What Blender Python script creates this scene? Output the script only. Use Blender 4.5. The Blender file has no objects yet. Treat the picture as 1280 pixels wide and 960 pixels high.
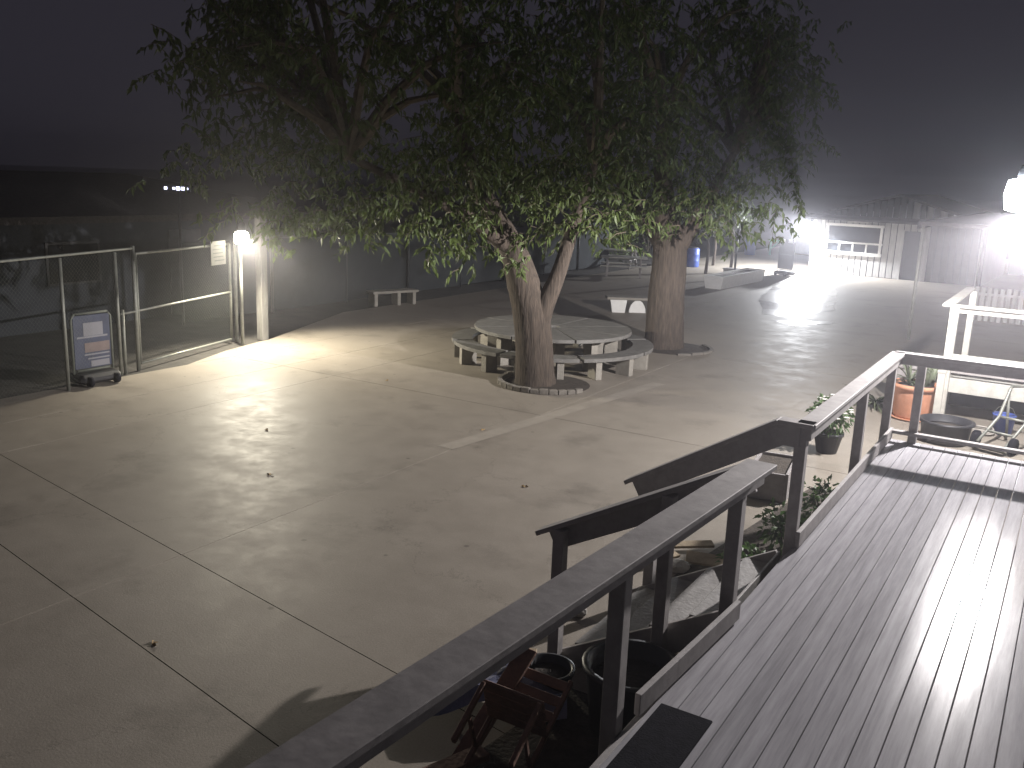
import bpy, bmesh, math, random
from mathutils import Vector, Matrix
import numpy as np
R = math.radians
S = bpy.context.scene
col = S.collection
random.seed(7); rng = np.random.default_rng(7)

# ------------------------------------------------------------------ camera
cam_d = bpy.data.cameras.new('camera'); cam = bpy.data.objects.new('camera', cam_d); col.objects.link(cam)
cam_d.sensor_width = 36.0; cam_d.lens = 36.0 * 1146.5 / 1280.0
cam_d.clip_start = 0.05; cam_d.clip_end = 2000
r_ = Vector((0.8473796, 0.52964424, 0.03774648)); dn = Vector((0.14857967, -0.16826425, -0.97447998)); fw = Vector((-0.50977632, 0.83136281, -0.22127806))
cam.matrix_world = Matrix(((r_.x, -dn.x, -fw.x, 0), (r_.y, -dn.y, -fw.y, 0), (r_.z, -dn.z, -fw.z, 3.7), (0, 0, 0, 1)))
S.camera = cam
# ------------------------------------------------------------------ world, exposure
w = bpy.data.worlds.new('World'); S.world = w; w.use_nodes = True
bg = w.node_tree.nodes['Background']; bg.inputs[0].default_value = (0.80, 0.74, 1.0, 1); bg.inputs[1].default_value = 0.026
S.view_settings.view_transform = 'Standard'; S.view_settings.look = 'None'; S.view_settings.exposure = 0.12; S.view_settings.gamma = 1.0
S.cycles.max_bounces = 6; S.cycles.diffuse_bounces = 3; S.cycles.glossy_bounces = 3; S.cycles.volume_bounces = 0
S.cycles.sample_clamp_indirect = 4.0; S.cycles.use_denoising = True
POWER_YARD, POWER_GATE, POWER_SHED = 7200.0, 1500.0, 4600.0
GLARE_HAZE = 0.0031

# ------------------------------------------------------------------ materials
def mat(name, c, rough=0.7, var=0.25, scale=6.0, bump=0.0, bscale=40.0, metal=0.0, stretch=(1, 1, 1), c2=None, spec=0.5, emis=None, estr=0.0, rvar=0.0):
    m = bpy.data.materials.new(name); m.use_nodes = True
    n = m.node_tree.nodes; L = m.node_tree.links; b = n['Principled BSDF']
    b.inputs['Roughness'].default_value = rough; b.inputs['Metallic'].default_value = metal
    b.inputs['Specular IOR Level'].default_value = spec
    tc = n.new('ShaderNodeTexCoord'); mp = n.new('ShaderNodeMapping'); mp.inputs['Scale'].default_value = stretch
    L.new(tc.outputs['Object'], mp.inputs['Vector'])
    nz = n.new('ShaderNodeTexNoise'); nz.inputs['Scale'].default_value = scale; nz.inputs['Detail'].default_value = 6; nz.inputs['Roughness'].default_value = 0.65
    L.new(mp.outputs[0], nz.inputs['Vector'])
    rp = n.new('ShaderNodeValToRGB'); rp.color_ramp.elements[0].position = 0.3; rp.color_ramp.elements[1].position = 0.7
    lo = c2 if c2 else tuple(x * (1 - var) for x in c); hi = tuple(min(1, x * (1 + var)) for x in c) if not c2 else c
    rp.color_ramp.elements[0].color = (*lo, 1); rp.color_ramp.elements[1].color = (*hi, 1)
    L.new(nz.outputs['Fac'], rp.inputs[0]); L.new(rp.outputs[0], b.inputs['Base Color'])
    if rvar:
        mr = n.new('ShaderNodeMapRange'); mr.inputs[1].default_value = 0.3; mr.inputs[2].default_value = 0.7
        mr.inputs[3].default_value = rough - rvar; mr.inputs[4].default_value = rough + rvar
        n2 = n.new('ShaderNodeTexNoise'); n2.inputs['Scale'].default_value = scale * 0.35; n2.inputs['Detail'].default_value = 5
        L.new(mp.outputs[0], n2.inputs['Vector']); L.new(n2.outputs['Fac'], mr.inputs[0]); L.new(mr.outputs[0], b.inputs['Roughness'])
    if bump:
        bn = n.new('ShaderNodeTexNoise'); bn.inputs['Scale'].default_value = bscale; bn.inputs['Detail'].default_value = 5
        L.new(mp.outputs[0], bn.inputs['Vector'])
        bp = n.new('ShaderNodeBump'); bp.inputs['Strength'].default_value = bump; bp.inputs['Distance'].default_value = 0.02
        L.new(bn.outputs['Fac'], bp.inputs['Height']); L.new(bp.outputs[0], b.inputs['Normal'])
    if emis:
        b.inputs['Emission Color'].default_value = (*emis, 1); b.inputs['Emission Strength'].default_value = estr
    return m
M = {}
M['soil'] = mat('soil', (0.055, 0.045, 0.036), 0.95, 0.4, 9, 0.8, 30)
M['dirt'] = mat('dirt', (0.045, 0.041, 0.036), 0.95, 0.35, 2, 0.6, 12)
M['board'] = mat('deck_board', (0.345, 0.337, 0.357), 0.19, 0.2, 5, 0.02, 30, stretch=(6, 0.35, 6), rvar=0.03, spec=0.045)
def per_board(m, amt):
    n = m.node_tree.nodes; L = m.node_tree.links; b = n['Principled BSDF']; src = b.inputs['Base Color'].links[0].from_socket
    oi = n.new('ShaderNodeObjectInfo'); mr = n.new('ShaderNodeMapRange'); mr.inputs[3].default_value = 1 - amt; mr.inputs[4].default_value = 1 + amt
    L.new(oi.outputs['Random'], mr.inputs[0]); vm = n.new('ShaderNodeVectorMath'); vm.operation = 'SCALE'; L.new(src, vm.inputs[0]); L.new(mr.outputs[0], vm.inputs['Scale']); L.new(vm.outputs[0], b.inputs['Base Color'])
per_board(M['board'], 0.09)
M['wood'] = mat('painted_wood', (0.29, 0.272, 0.268), 0.7, 0.2, 7, 0.08, 14, stretch=(1, 1, 1), spec=0.25)
M['weathered'] = mat('weathered_post', (0.14, 0.135, 0.125), 0.85, 0.3, 5, 0.4, 25, stretch=(3, 3, 0.6))
M['palewood'] = mat('pale_painted_wood', (0.42, 0.41, 0.37), 0.6, 0.2, 7, 0.2, 25)
M['tread'] = mat('stair_tread', (0.22, 0.21, 0.2), 0.6, 0.25, 9, 0.2, 30)
M['bark'] = mat('bark', (0.095, 0.073, 0.056), 0.95, 0.4, 7, 1.0, 8, stretch=(3.6, 3.6, 0.45), c2=(0.034, 0.027, 0.022))
M['twig'] = mat('twig_bark', (0.11, 0.09, 0.065), 0.95, 0.4, 12, 0.5, 30)
M['concrete'] = mat('precast_concrete', (0.27, 0.252, 0.22), 0.8, 0.18, 7, 0.4, 50)
M['kerb'] = mat('kerb_concrete', (0.17, 0.155, 0.135), 0.9, 0.3, 9, 0.5, 40)
M['tabletop'] = mat('weathered_top', (0.15, 0.145, 0.135), 0.6, 0.25, 6, 0.3, 40)
M['white'] = mat('white_paint', (0.72, 0.72, 0.70), 0.55, 0.08, 6)
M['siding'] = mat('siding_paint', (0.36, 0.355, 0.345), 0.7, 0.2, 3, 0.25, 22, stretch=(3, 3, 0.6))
M['shadesiding'] = mat('shaded_siding', (0.05, 0.048, 0.05), 0.8, 0.25, 3, 0.2, 20)  # shaded copy of the shed siding, shade put into the colour
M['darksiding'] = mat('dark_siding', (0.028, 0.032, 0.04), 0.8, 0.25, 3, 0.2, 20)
M['shingle'] = mat('roof_shingle', (0.05, 0.045, 0.045), 0.95, 0.35, 14, 0.6, 40)
M['galv'] = mat('galvanised_steel', (0.2, 0.205, 0.18), 0.5, 0.2, 9, metal=0.35)
M['darkmetal'] = mat('dark_metal', (0.035, 0.035, 0.04), 0.5, 0.3, 9)
M['meshwire'] = mat('mesh_wire', (0.11, 0.12, 0.10), 0.6, 0.2, 9)
M['alu'] = mat('alu', (0.5, 0.5, 0.5), 0.4, 0.15, 9, metal=0.7)
M['blackplastic'] = mat('black_plastic', (0.02, 0.02, 0.024), 0.45, 0.3, 8)
M['terracotta'] = mat('terracotta', (0.48, 0.22, 0.13), 0.8, 0.15, 7, 0.2, 40)
M['glass'] = mat('dark_glass', (0.015, 0.017, 0.02), 0.12, 0.2, 3)
M['blue'] = mat('blue_plastic', (0.05, 0.09, 0.33), 0.45, 0.2, 6)
M['teal'] = mat('teal_paint', (0.30, 0.62, 0.52), 0.6, 0.1, 6)
M['tarp'] = mat('blue_tarp', (0.13, 0.14, 0.22), 0.5, 0.3, 6, 0.4, 20)
M['redwood'] = mat('red_brown_wood', (0.20, 0.115, 0.085), 0.8, 0.3, 8, 0.3, 25)
M['timber'] = mat('timber', (0.34, 0.27, 0.18), 0.8, 0.25, 8, 0.3, 25)
M['stone'] = mat('stone', (0.33, 0.31, 0.28), 0.9, 0.25, 8, 0.6, 20)
M['rubber'] = mat('rubber', (0.012, 0.012, 0.016), 1.0, 0.3, 20, 0.2, 80, spec=0.05)
M['red'] = mat('red_petal', (0.55, 0.06, 0.07), 0.6, 0.2, 8)
M['petal'] = mat('white_petal', (0.75, 0.74, 0.70), 0.6, 0.05, 8)
M['deadleaf'] = mat('dry_leaf', (0.34, 0.23, 0.10), 0.8, 0.2, 8)
M['paper'] = mat('sign_paper', (0.24, 0.24, 0.22), 0.7, 0.12, 4)
M['ink'] = mat('sign_ink', (0.12, 0.12, 0.13), 0.7, 0.1, 4)
M['postersky'] = mat('poster_blue', (0.04, 0.052, 0.10), 0.5, 0.3, 3, c2=(0.02, 0.025, 0.05))
M['posterwhite'] = mat('poster_white', (0.2, 0.2, 0.22), 0.5, 0.1, 3)
M['posterbrown'] = mat('poster_brown', (0.16, 0.12, 0.11), 0.5, 0.3, 3)
M['screen'] = mat('privacy_screen', (0.018, 0.022, 0.026), 0.9, 0.25, 3, 0.2, 60)
M['glow_w'] = mat('lamp_glow_cool', (0.9, 0.9, 0.9), 0.4, 0, 1, emis=(0.86, 0.95, 1.0), estr=60)
M['glow_y'] = mat('lamp_glow_warm', (0.9, 0.9, 0.9), 0.4, 0, 1, emis=(1.0, 0.93, 0.76), estr=40)
M['glow_led'] = mat('led_glow', (0.9, 0.9, 0.9), 0.4, 0, 1, emis=(0.72, 0.75, 1.0), estr=4)
def leafmat(name, a, b2):
    m = mat(name, a, 0.55, 0.3, 3, c2=b2); n = m.node_tree.nodes; L = m.node_tree.links
    b = n['Principled BSDF']; tr = n.new('ShaderNodeBsdfTranslucent'); mx = n.new('ShaderNodeMixShader'); mx.inputs[0].default_value = 0.3
    out = n['Material Output']; rp = [x for x in n if x.type == 'VALTORGB'][0]
    L.new(rp.outputs[0], tr.inputs[0]); L.new(b.outputs[0], mx.inputs[1]); L.new(tr.outputs[0], mx.inputs[2]); L.new(mx.outputs[0], out.inputs[0])
    return m
M['leaf'] = leafmat('leaf', (0.105, 0.14, 0.035), (0.045, 0.075, 0.018))
M['plant'] = leafmat('plant_leaf', (0.10, 0.17, 0.05), (0.045, 0.09, 0.03))
M['aloe'] = leafmat('aloe_leaf', (0.17, 0.20, 0.12), (0.08, 0.10, 0.06))

def concrete_ground():
    m = bpy.data.materials.new('yard_concrete'); m.use_nodes = True
    n = m.node_tree.nodes; L = m.node_tree.links; b = n['Principled BSDF']
    tc = n.new('ShaderNodeTexCoord')
    def noise(s, d=6, r=0.6):
        z = n.new('ShaderNodeTexNoise'); z.inputs['Scale'].default_value = s; z.inputs['Detail'].default_value = d; z.inputs['Roughness'].default_value = r
        L.new(tc.outputs['Object'], z.inputs['Vector']); return z
    a, s, f = noise(0.35, 8), noise(2.3, 8, 0.7), noise(60, 4)
    r1 = n.new('ShaderNodeValToRGB'); r1.color_ramp.elements[0].position = 0.32; r1.color_ramp.elements[1].position = 0.68
    r1.color_ramp.elements[0].color = (0.268, 0.238, 0.200, 1); r1.color_ramp.elements[1].color = (0.318, 0.285, 0.243, 1)
    L.new(a.outputs['Fac'], r1.inputs[0])
    r2 = n.new('ShaderNodeValToRGB'); r2.color_ramp.elements[0].position = 0.3; r2.color_ramp.elements[1].position = 0.62
    r2.color_ramp.elements[0].color = (0.85, 0.845, 0.84, 1); r2.color_ramp.elements[1].color = (1, 1, 1, 1)
    L.new(s.outputs['Fac'], r2.inputs[0])
    mx = n.new('ShaderNodeMixRGB'); mx.blend_type = 'MULTIPLY'; mx.inputs[0].default_value = 1
    L.new(r1.outputs[0], mx.inputs[1]); L.new(r2.outputs[0], mx.inputs[2])
    r3 = n.new('ShaderNodeValToRGB'); r3.color_ramp.elements[0].position = 0.35; r3.color_ramp.elements[1].position = 0.65
    r3.color_ramp.elements[0].color = (0.86, 0.86, 0.86, 1); L.new(f.outputs['Fac'], r3.inputs[0])
    m2 = n.new('ShaderNodeMixRGB'); m2.blend_type = 'MULTIPLY'; m2.inputs[0].default_value = 1
    L.new(mx.outputs[0], m2.inputs[1]); L.new(r3.outputs[0], m2.inputs[2]); 
    vo = n.new('ShaderNodeTexVoronoi'); vo.inputs['Scale'].default_value = 1.7; L.new(tc.outputs['Object'], vo.inputs['Vector'])
    g1 = n.new('ShaderNodeMapRange'); g1.inputs[1].default_value = 0.035; g1.inputs[2].default_value = 0.06; g1.inputs[3].default_value = 0.62; g1.inputs[4].default_value = 1.0; L.new(vo.outputs['Distance'], g1.inputs[0])
    st = noise(0.9, 7, 0.62); g2 = n.new('ShaderNodeMapRange'); g2.inputs[1].default_value = 0.56; g2.inputs[2].default_value = 0.68; g2.inputs[3].default_value = 1.0; g2.inputs[4].default_value = 0.78; L.new(st.outputs['Fac'], g2.inputs[0])
    cv = n.new('ShaderNodeTexVoronoi'); cv.feature = 'DISTANCE_TO_EDGE'; cv.inputs['Scale'].default_value = 0.24
    wv = n.new('ShaderNodeVectorMath'); wv.operation = 'SCALE'; wv.inputs['Scale'].default_value = 1.4; wn_ = noise(1.3, 8, 0.7); L.new(wn_.outputs['Color'], wv.inputs[0])
    av = n.new('ShaderNodeVectorMath'); av.operation = 'ADD'; L.new(tc.outputs['Object'], av.inputs[0]); L.new(wv.outputs[0], av.inputs[1]); L.new(av.outputs[0], cv.inputs['Vector'])
    gc = n.new('ShaderNodeMapRange'); gc.inputs[1].default_value = 0.0006; gc.inputs[2].default_value = 0.0026; gc.inputs[3].default_value = 0.70; gc.inputs[4].default_value = 1.0; L.new(cv.outputs['Distance'], gc.inputs[0])
    mc = n.new('ShaderNodeMath'); mc.operation = 'MULTIPLY'; L.new(gc.outputs[0], mc.inputs[0]); L.new(g1.outputs[0], mc.inputs[1])
    mm = n.new('ShaderNodeMath'); mm.operation = 'MULTIPLY'; L.new(mc.outputs[0], mm.inputs[0]); L.new(g2.outputs[0], mm.inputs[1])
    vs = n.new('ShaderNodeVectorMath'); vs.operation = 'SCALE'; L.new(m2.outputs[0], vs.inputs[0]); L.new(mm.outputs[0], vs.inputs['Scale']); L.new(vs.outputs[0], b.inputs['Base Color'])
    mr = n.new('ShaderNodeMapRange'); mr.inputs[1].default_value = 0.3; mr.inputs[2].default_value = 0.7; mr.inputs[3].default_value = 0.50; mr.inputs[4].default_value = 0.68; b.inputs['Specular IOR Level'].default_value = 0.17
    L.new(s.outputs['Fac'], mr.inputs[0]); L.new(mr.outputs[0], b.inputs['Roughness'])
    bp = n.new('ShaderNodeBump'); bp.inputs['Strength'].default_value = 0.11; bp.inputs['Distance'].default_value = 0.02
    w2 = noise(1.6, 3); ad = n.new('ShaderNodeMath'); ad.operation = 'MULTIPLY_ADD'; ad.inputs[1].default_value = 2.2
    L.new(w2.outputs['Fac'], ad.inputs[0]); L.new(f.outputs['Fac'], ad.inputs[2]); L.new(ad.outputs[0], bp.inputs['Height']); L.new(bp.outputs[0], b.inputs['Normal'])
    return m
M['yard'] = concrete_ground()

# ------------------------------------------------------------------ helpers
def link(name, bm, m, parent=None, smooth=False):
    me = bpy.data.meshes.new(name); bmesh.ops.recalc_face_normals(bm, faces=bm.faces); bm.to_mesh(me); bm.free()
    return link_me(name, me, m, parent, smooth)
def link_me(name, me, m, parent=None, smooth=False):
    if not me.materials: me.materials.append(M[m] if isinstance(m, str) else m)
    if smooth: me.polygons.foreach_set('use_smooth', [True] * len(me.polygons))
    o = bpy.data.objects.new(name, me); col.objects.link(o)
    if parent: o.parent = parent
    return o
def tag(o, label=None, cat=None, group=None, kind=None):
    if label: o['label'] = label
    if cat: o['category'] = cat
    if group: o['group'] = group
    if kind: o['kind'] = kind
    return o
def thing(name, loc, label, cat, rz=0, group=None):
    o = bpy.data.objects.new(name, None); o.empty_display_size = 0.2; col.objects.link(o); o.location = loc; o.rotation_euler = (0, 0, rz)
    return tag(o, label, cat, group)
def bx(bm, c, s, rz=0, rx=0, ry=0, bev=0.0):
    r = bmesh.ops.create_cube(bm, size=1.0)
    mtx = Matrix.Translation(c) @ Matrix.Rotation(rz, 4, 'Z') @ Matrix.Rotation(ry, 4, 'Y') @ Matrix.Rotation(rx, 4, 'X') @ Matrix.Diagonal((*s, 1))
    bmesh.ops.transform(bm, matrix=mtx, verts=r['verts'])
    if bev:
        es = {e for v in r['verts'] for e in v.link_edges}
        bmesh.ops.bevel(bm, geom=list(es), offset=bev, segments=1, affect='EDGES')
def box(name, c, s, m, parent=None, rz=0, rx=0, ry=0, bev=0.004):
    bm = bmesh.new(); bx(bm, c, s, rz, rx, ry, bev); return link(name, bm, m, parent)
def frame_of(d):
    d = d.normalized(); u = Vector((0, 0, 1)) if abs(d.z) < 0.95 else Vector((1, 0, 0))
    s = d.cross(u).normalized(); return s, s.cross(d).normalized()
def beam(bm, a, b, wd, ht, bev=0.004):
    a, b = Vector(a), Vector(b); d = b - a; s, u = frame_of(d)
    r = bmesh.ops.create_cube(bm, size=1.0); dn_ = d.normalized(); c = (a + b) / 2
    mt = Matrix(((s.x * wd, dn_.x * d.length, u.x * ht, c.x), (s.y * wd, dn_.y * d.length, u.y * ht, c.y), (s.z * wd, dn_.z * d.length, u.z * ht, c.z), (0, 0, 0, 1)))
    bmesh.ops.transform(bm, matrix=mt, verts=r['verts'])
    if bev: bmesh.ops.bevel(bm, geom=list({e for v in r['verts'] for e in v.link_edges}), offset=bev, segments=1, affect='EDGES')
def beam_o(name, a, b, wd, ht, m, parent=None):
    bm = bmesh.new(); beam(bm, a, b, wd, ht); return link(name, bm, m, parent)
def tube(bm, pts, radii, seg=10, cap=True, jit=0.0):
    rid = [random.uniform(-1, 1) * .75 + (.6 if k % 2 else -.6) for k in range(seg)]
    pts = [Vector(p) for p in pts]; radii = radii if isinstance(radii, (list, tuple)) else [radii] * len(pts)
    rings = []; s = None
    for i, p in enumerate(pts):
        d = (pts[min(i + 1, len(pts) - 1)] - pts[max(i - 1, 0)]).normalized()
        if s is None: s, u = frame_of(d)
        else:
            s = (s - d * s.dot(d)).normalized(); u = s.cross(d)
        rings.append([bm.verts.new(p + (s * math.cos(2 * math.pi * k / seg) + u * math.sin(2 * math.pi * k / seg)) * radii[i] * (1 + jit * (rid[k] + .5 * random.uniform(-1, 1)))) for k in range(seg)])
    for a, b in zip(rings, rings[1:]):
        for k in range(seg): bm.faces.new((a[k], a[(k + 1) % seg], b[(k + 1) % seg], b[k]))
    if cap:
        bm.faces.new(rings[0][::-1]); bm.faces.new(rings[-1])
def tube_o(name, pts, radii, m, parent=None, seg=10):
    bm = bmesh.new(); tube(bm, pts, radii, seg); return link(name, bm, m, parent, True)
def lathe(bm, prof, seg=28, c=(0, 0, 0)):
    rings = [[bm.verts.new((c[0] + r * math.cos(2 * math.pi * k / seg), c[1] + r * math.sin(2 * math.pi * k / seg), c[2] + z)) for k in range(seg)] for r, z in prof]
    for a, b in zip(rings, rings[1:]):
        for k in range(seg): bm.faces.new((a[k], a[(k + 1) % seg], b[(k + 1) % seg], b[k]))
    bm.faces.new(rings[0][::-1]); bm.faces.new(rings[-1])
def lathe_o(name, prof, m, parent=None, seg=28, c=(0, 0, 0)):
    bm = bmesh.new(); lathe(bm, prof, seg, c); return link(name, bm, m, parent, True)
def prism(bm, poly, z0, z1):
    a = [bm.verts.new((x, y, z0)) for x, y in poly]; b = [bm.verts.new((x, y, z1)) for x, y in poly]; n = len(poly)
    bm.faces.new(a[::-1]); bm.faces.new(b)
    for k in range(n): bm.faces.new((a[k], a[(k + 1) % n], b[(k + 1) % n], b[k]))
def prism_o(name, poly, z0, z1, m, parent=None, bev=0.0):
    bm = bmesh.new(); prism(bm, poly, z0, z1)
    if bev: bmesh.ops.bevel(bm, geom=list(bm.edges), offset=bev, segments=1, affect='EDGES')
    return link(name, bm, m, parent)
def leaves_mesh(P, A, L, W, droop=0.2):
    """P points (n,3) of leaf bases, A unit axis (n,3), lengths L, widths W -> two-quad folded leaves"""
    n = len(P); rnd = rng.normal(size=(n, 3)); s = np.cross(A, rnd); s /= np.linalg.norm(s, axis=1)[:, None] + 1e-9
    nn = np.cross(s, A); L = L[:, None]; W = W[:, None]
    p0 = P; p1 = P + A * L * 0.45 + s * W / 2 + nn * W * 0.18; p2 = P + A * L * 0.5; p3 = P + A * L * 0.45 - s * W / 2 + nn * W * 0.18; p4 = P + A * L + np.array([0, 0, -1]) * L * droop
    V = np.stack([p0, p1, p2, p3, p4], 1).reshape(-1, 3); b = np.arange(n)[:, None] * 5
    F = np.concatenate([b + np.array([[0, 1, 2]]), b + np.array([[0, 2, 3]]), b + np.array([[2, 1, 4]]), b + np.array([[2, 4, 3]])], 0)
    me = bpy.data.meshes.new('leaves'); me.from_pydata(V.tolist(), [], F.tolist()); return me

# ------------------------------------------------------------------ ground
ground = prism_o('ground', [(-400, -300), (400, -300), (400, 600), (-400, 600)], -0.5, -0.014, 'dirt'); tag(ground, kind='structure')
yA = lambda x: 4.92 - 0.158 * (x + 3.87)
yB = lambda x: 3.78 - 0.165 * (x + 3.97)
yC = lambda x: 2.35 - 0.165 * (x + 3.97)
flat = lambda v: (lambda x: v)
xs = [(-14.05, -12.68), (-12.68, -11.38), (-11.38, -7.0), (-7.0, 14.0)]
ys = [flat(-9), yC, yB, yA, flat(12.3), flat(19.0), flat(26.5), flat(36), flat(62)]
g = 0.005
def slab(x0, x1, f0, f1, bev=0.006):
    P = [(x0 + g, f0(x0) + g), (x1 - g, f0(x1) + g), (x1 - g, f1(x1) - g), (x0 + g, f1(x0) - g)]
    bm = bmesh.new(); prism(bm, P, -0.09, 0.0); o = link('concrete_slab', bm, 'yard', ground); o.data.materials[0] = M['yard']
for j in range(len(ys) - 1):
    if j <= 2: cols = [(-14.05, -7.0), (-7.0, 14.0)] if j < 2 else [(-14.05, -7.0), (-7.0, 14.0)]
    elif j >= 5: cols = [(-16.5, -10.0), (-10.0, 14.0)]
    else: cols = xs
    for x0, x1 in cols: slab(x0, x1, ys[j], ys[j + 1])
# the strip that runs out to the gate along the slanted fence line
bm = bmesh.new(); prism(bm, [(-14.05 - g, 11.2), (-14.05 - g, 12.3), (-14.05 - g, 19.0 - g), (-16.5, 19.0 - g), (-16.5, 18.2), (-15.0, 14.3), (-14.6, 12.6)], -0.09, 0.0)
link('concrete_slab', bm, 'yard', ground)

M['wet'] = mat('wet_concrete', (0.27, 0.25, 0.22), 0.27, 0.1, 1.2, 0.06, 2.5, spec=0.8, rvar=0.06)
M['pale'] = mat('pale_concrete_patch', (0.283, 0.253, 0.214), 0.75, 0.14, 2.5, 0.1, 30)
def sheet(name, poly, z, m):
    P = [Vector((x, y, 0)) for x, y in poly]; Q = []
    for i in range(len(P)):
        a, b = P[i], P[(i + 1) % len(P)]
        for k in range(6): p = a.lerp(b, k / 6); Q.append((p.x + random.uniform(-.05, .05), p.y + random.uniform(-.14, .14)))
    bm = bmesh.new(); f = bm.faces.new([bm.verts.new((x, y, z)) for x, y in Q]); bmesh.ops.triangulate(bm, faces=[f])
    o = link(name, bm, m); o['kind'] = 'structure'; return o
sheet('wet_patch', [(-7.84, 26.91), (-9.14, 30.72), (-9.98, 35.25), (-10.08, 38.06), (-9.22, 40.3), (-7.48, 34.52), (-6.38, 29.39), (-6.73, 27.61), (-7.19, 26.7)], 0.004, 'wet')
sheet('wet_patch', [(-7.27, 25.56), (-6.73, 26.2), (-5.78, 26.9), (-5.74, 26.33), (-6.57, 25.29)], 0.004, 'wet')
for a_, b_ in (((-6.45, 15.8), (-7.12, 9.9)),):
    bm = bmesh.new(); w_ = .13; f = bm.faces.new([bm.verts.new(p) for p in ((a_[0] - w_, a_[1], .003), (b_[0] - w_, b_[1], .003), (b_[0] + w_, b_[1], .003), (a_[0] + w_, a_[1], .003))])
    o = link('concrete_patch', bm, 'pale'); o['kind'] = 'structure'
# ------------------------------------------------------------------ deck in front
DZ = 0.85; DX0 = -1.68
deck = thing('wooden_deck', (-0.8, 5, 0), 'grey boarded wooden deck with long narrow boards in the right foreground', 'deck')
def dk(p): return (p[0] + 0.8, p[1] - 5, p[2])
pitch = 0.1285
for i in range(14):
    x = DX0 + pitch * (i + 0.5)
    if x + pitch / 2 > 0.13: break
    y0, y1 = -1.5, 11.24
    o = box('deck_board', dk((x, (y0 + y1) / 2, DZ - 0.014 - random.uniform(0, 0.0012))), (pitch - 0.0045, y1 - y0, 0.028), 'board', deck, bev=0.0035)
box('rim_board', dk((DX0 - 0.022, 2.1, DZ - 0.12)), (0.04, 7.2, 0.22), 'wood', deck)
box('rim_board', dk((DX0 - 0.022, 9.25, DZ - 0.12)), (0.04, 3.96, 0.22), 'wood', deck)
box('rim_board', dk((-0.78, 11.265, DZ - 0.12)), (1.84, 0.04, 0.22), 'wood', deck)
for k in range(6): box('joist', dk((-0.75, -0.8 + 2.3 * k, DZ - 0.13)), (1.8, 0.05, 0.18), 'wood', deck)
for k in range(4):
    for x in (-1.6, 0.0): box('deck_post', dk((x, 0.4 + 3.55 * k, 0.3)), (0.09, 0.09, 0.68), 'wood', deck)

HR = 1.045
def railing(label, p0, p1, posts, kick=True, side=1, name='deck_railing', toe=None, ends=(0, 0), m='wood', base=DZ, hr=HR, ph=None, capw=0.15):
    """level railing: flat cap board, apron under it, posts, kick board"""
    p0, p1 = Vector((*p0, 0)), Vector((*p1, 0)); d = (p1 - p0).normalized(); nrm = Vector((-d.y, d.x, 0)) * side
    t = thing(name, ((p0 + p1) / 2).to_tuple()[:2] + (base,), label, 'railing'); c = (p0 + p1) / 2
    L = lambda p, z: (p.x - c.x, p.y - c.y, z)
    beam_o('cap_board', L(p0 - d * ends[0], hr - 0.018), L(p1 + d * ends[1], hr - 0.018), capw, 0.036, m, t)
    beam_o('apron_board', L(p0 + nrm * 0.03, hr - 0.086), L(p1 + nrm * 0.03, hr - 0.086), 0.036, 0.095, m, t)
    for q in posts:
        p = p0 + d * q - nrm * 0.036
        z0 = -0.25 if ph is None else ph
        beam_o('post', L(p, z0), L(p, hr - 0.038), 0.092, 0.092, m, t)
    if kick:
        k0, k1 = kick if isinstance(kick, tuple) else (0.0, (p1 - p0).length)
        beam_o('kick_board', L(p0 + d * k0 + nrm * 0.03, 0.085), L(p0 + d * k1 + nrm * 0.03, 0.085), 0.036, 0.13, m, t)
    if toe:
        beam_o('lower_rail', L(p0 + nrm * 0.03, toe), L(p1 + nrm * 0.03, toe), 0.09, 0.036, m, t)
    return t
railing('grey wooden railing along the deck edge from the stair top to the far corner', (-1.66, 7.13), (-1.66, 11.2), (0.07, 2.42, 4.0), side=-1)
railing('grey wooden railing across the far end of the deck in front of the terracotta pot', (-1.7, 11.19), (0.9, 11.19), (0.3, 2.2), kick=False, side=-1, toe=0.115)
railing('long dark wooden railing in the near foreground at the bottom of the photo', (-1.96, -0.2), (-1.64, 5.86), (1.8, 4.24, 5.83), kick=(4.4, 5.85), side=-1, ends=(0, 0.06), capw=0.21)

bed = prism_o('garden_bed', [(-2.95, 7.35), (-1.76, 7.35), (-1.76, 11.4), (-2.5, 11.4)], -0.05, 0.02, 'soil'); tag(bed, kind='structure')
bed = prism_o('garden_bed', [(-3.3, 1.5), (-1.76, 1.5), (-1.76, 5.5), (-2.75, 5.5)], -0.05, 0.02, 'soil'); tag(bed, kind='structure')
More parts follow.
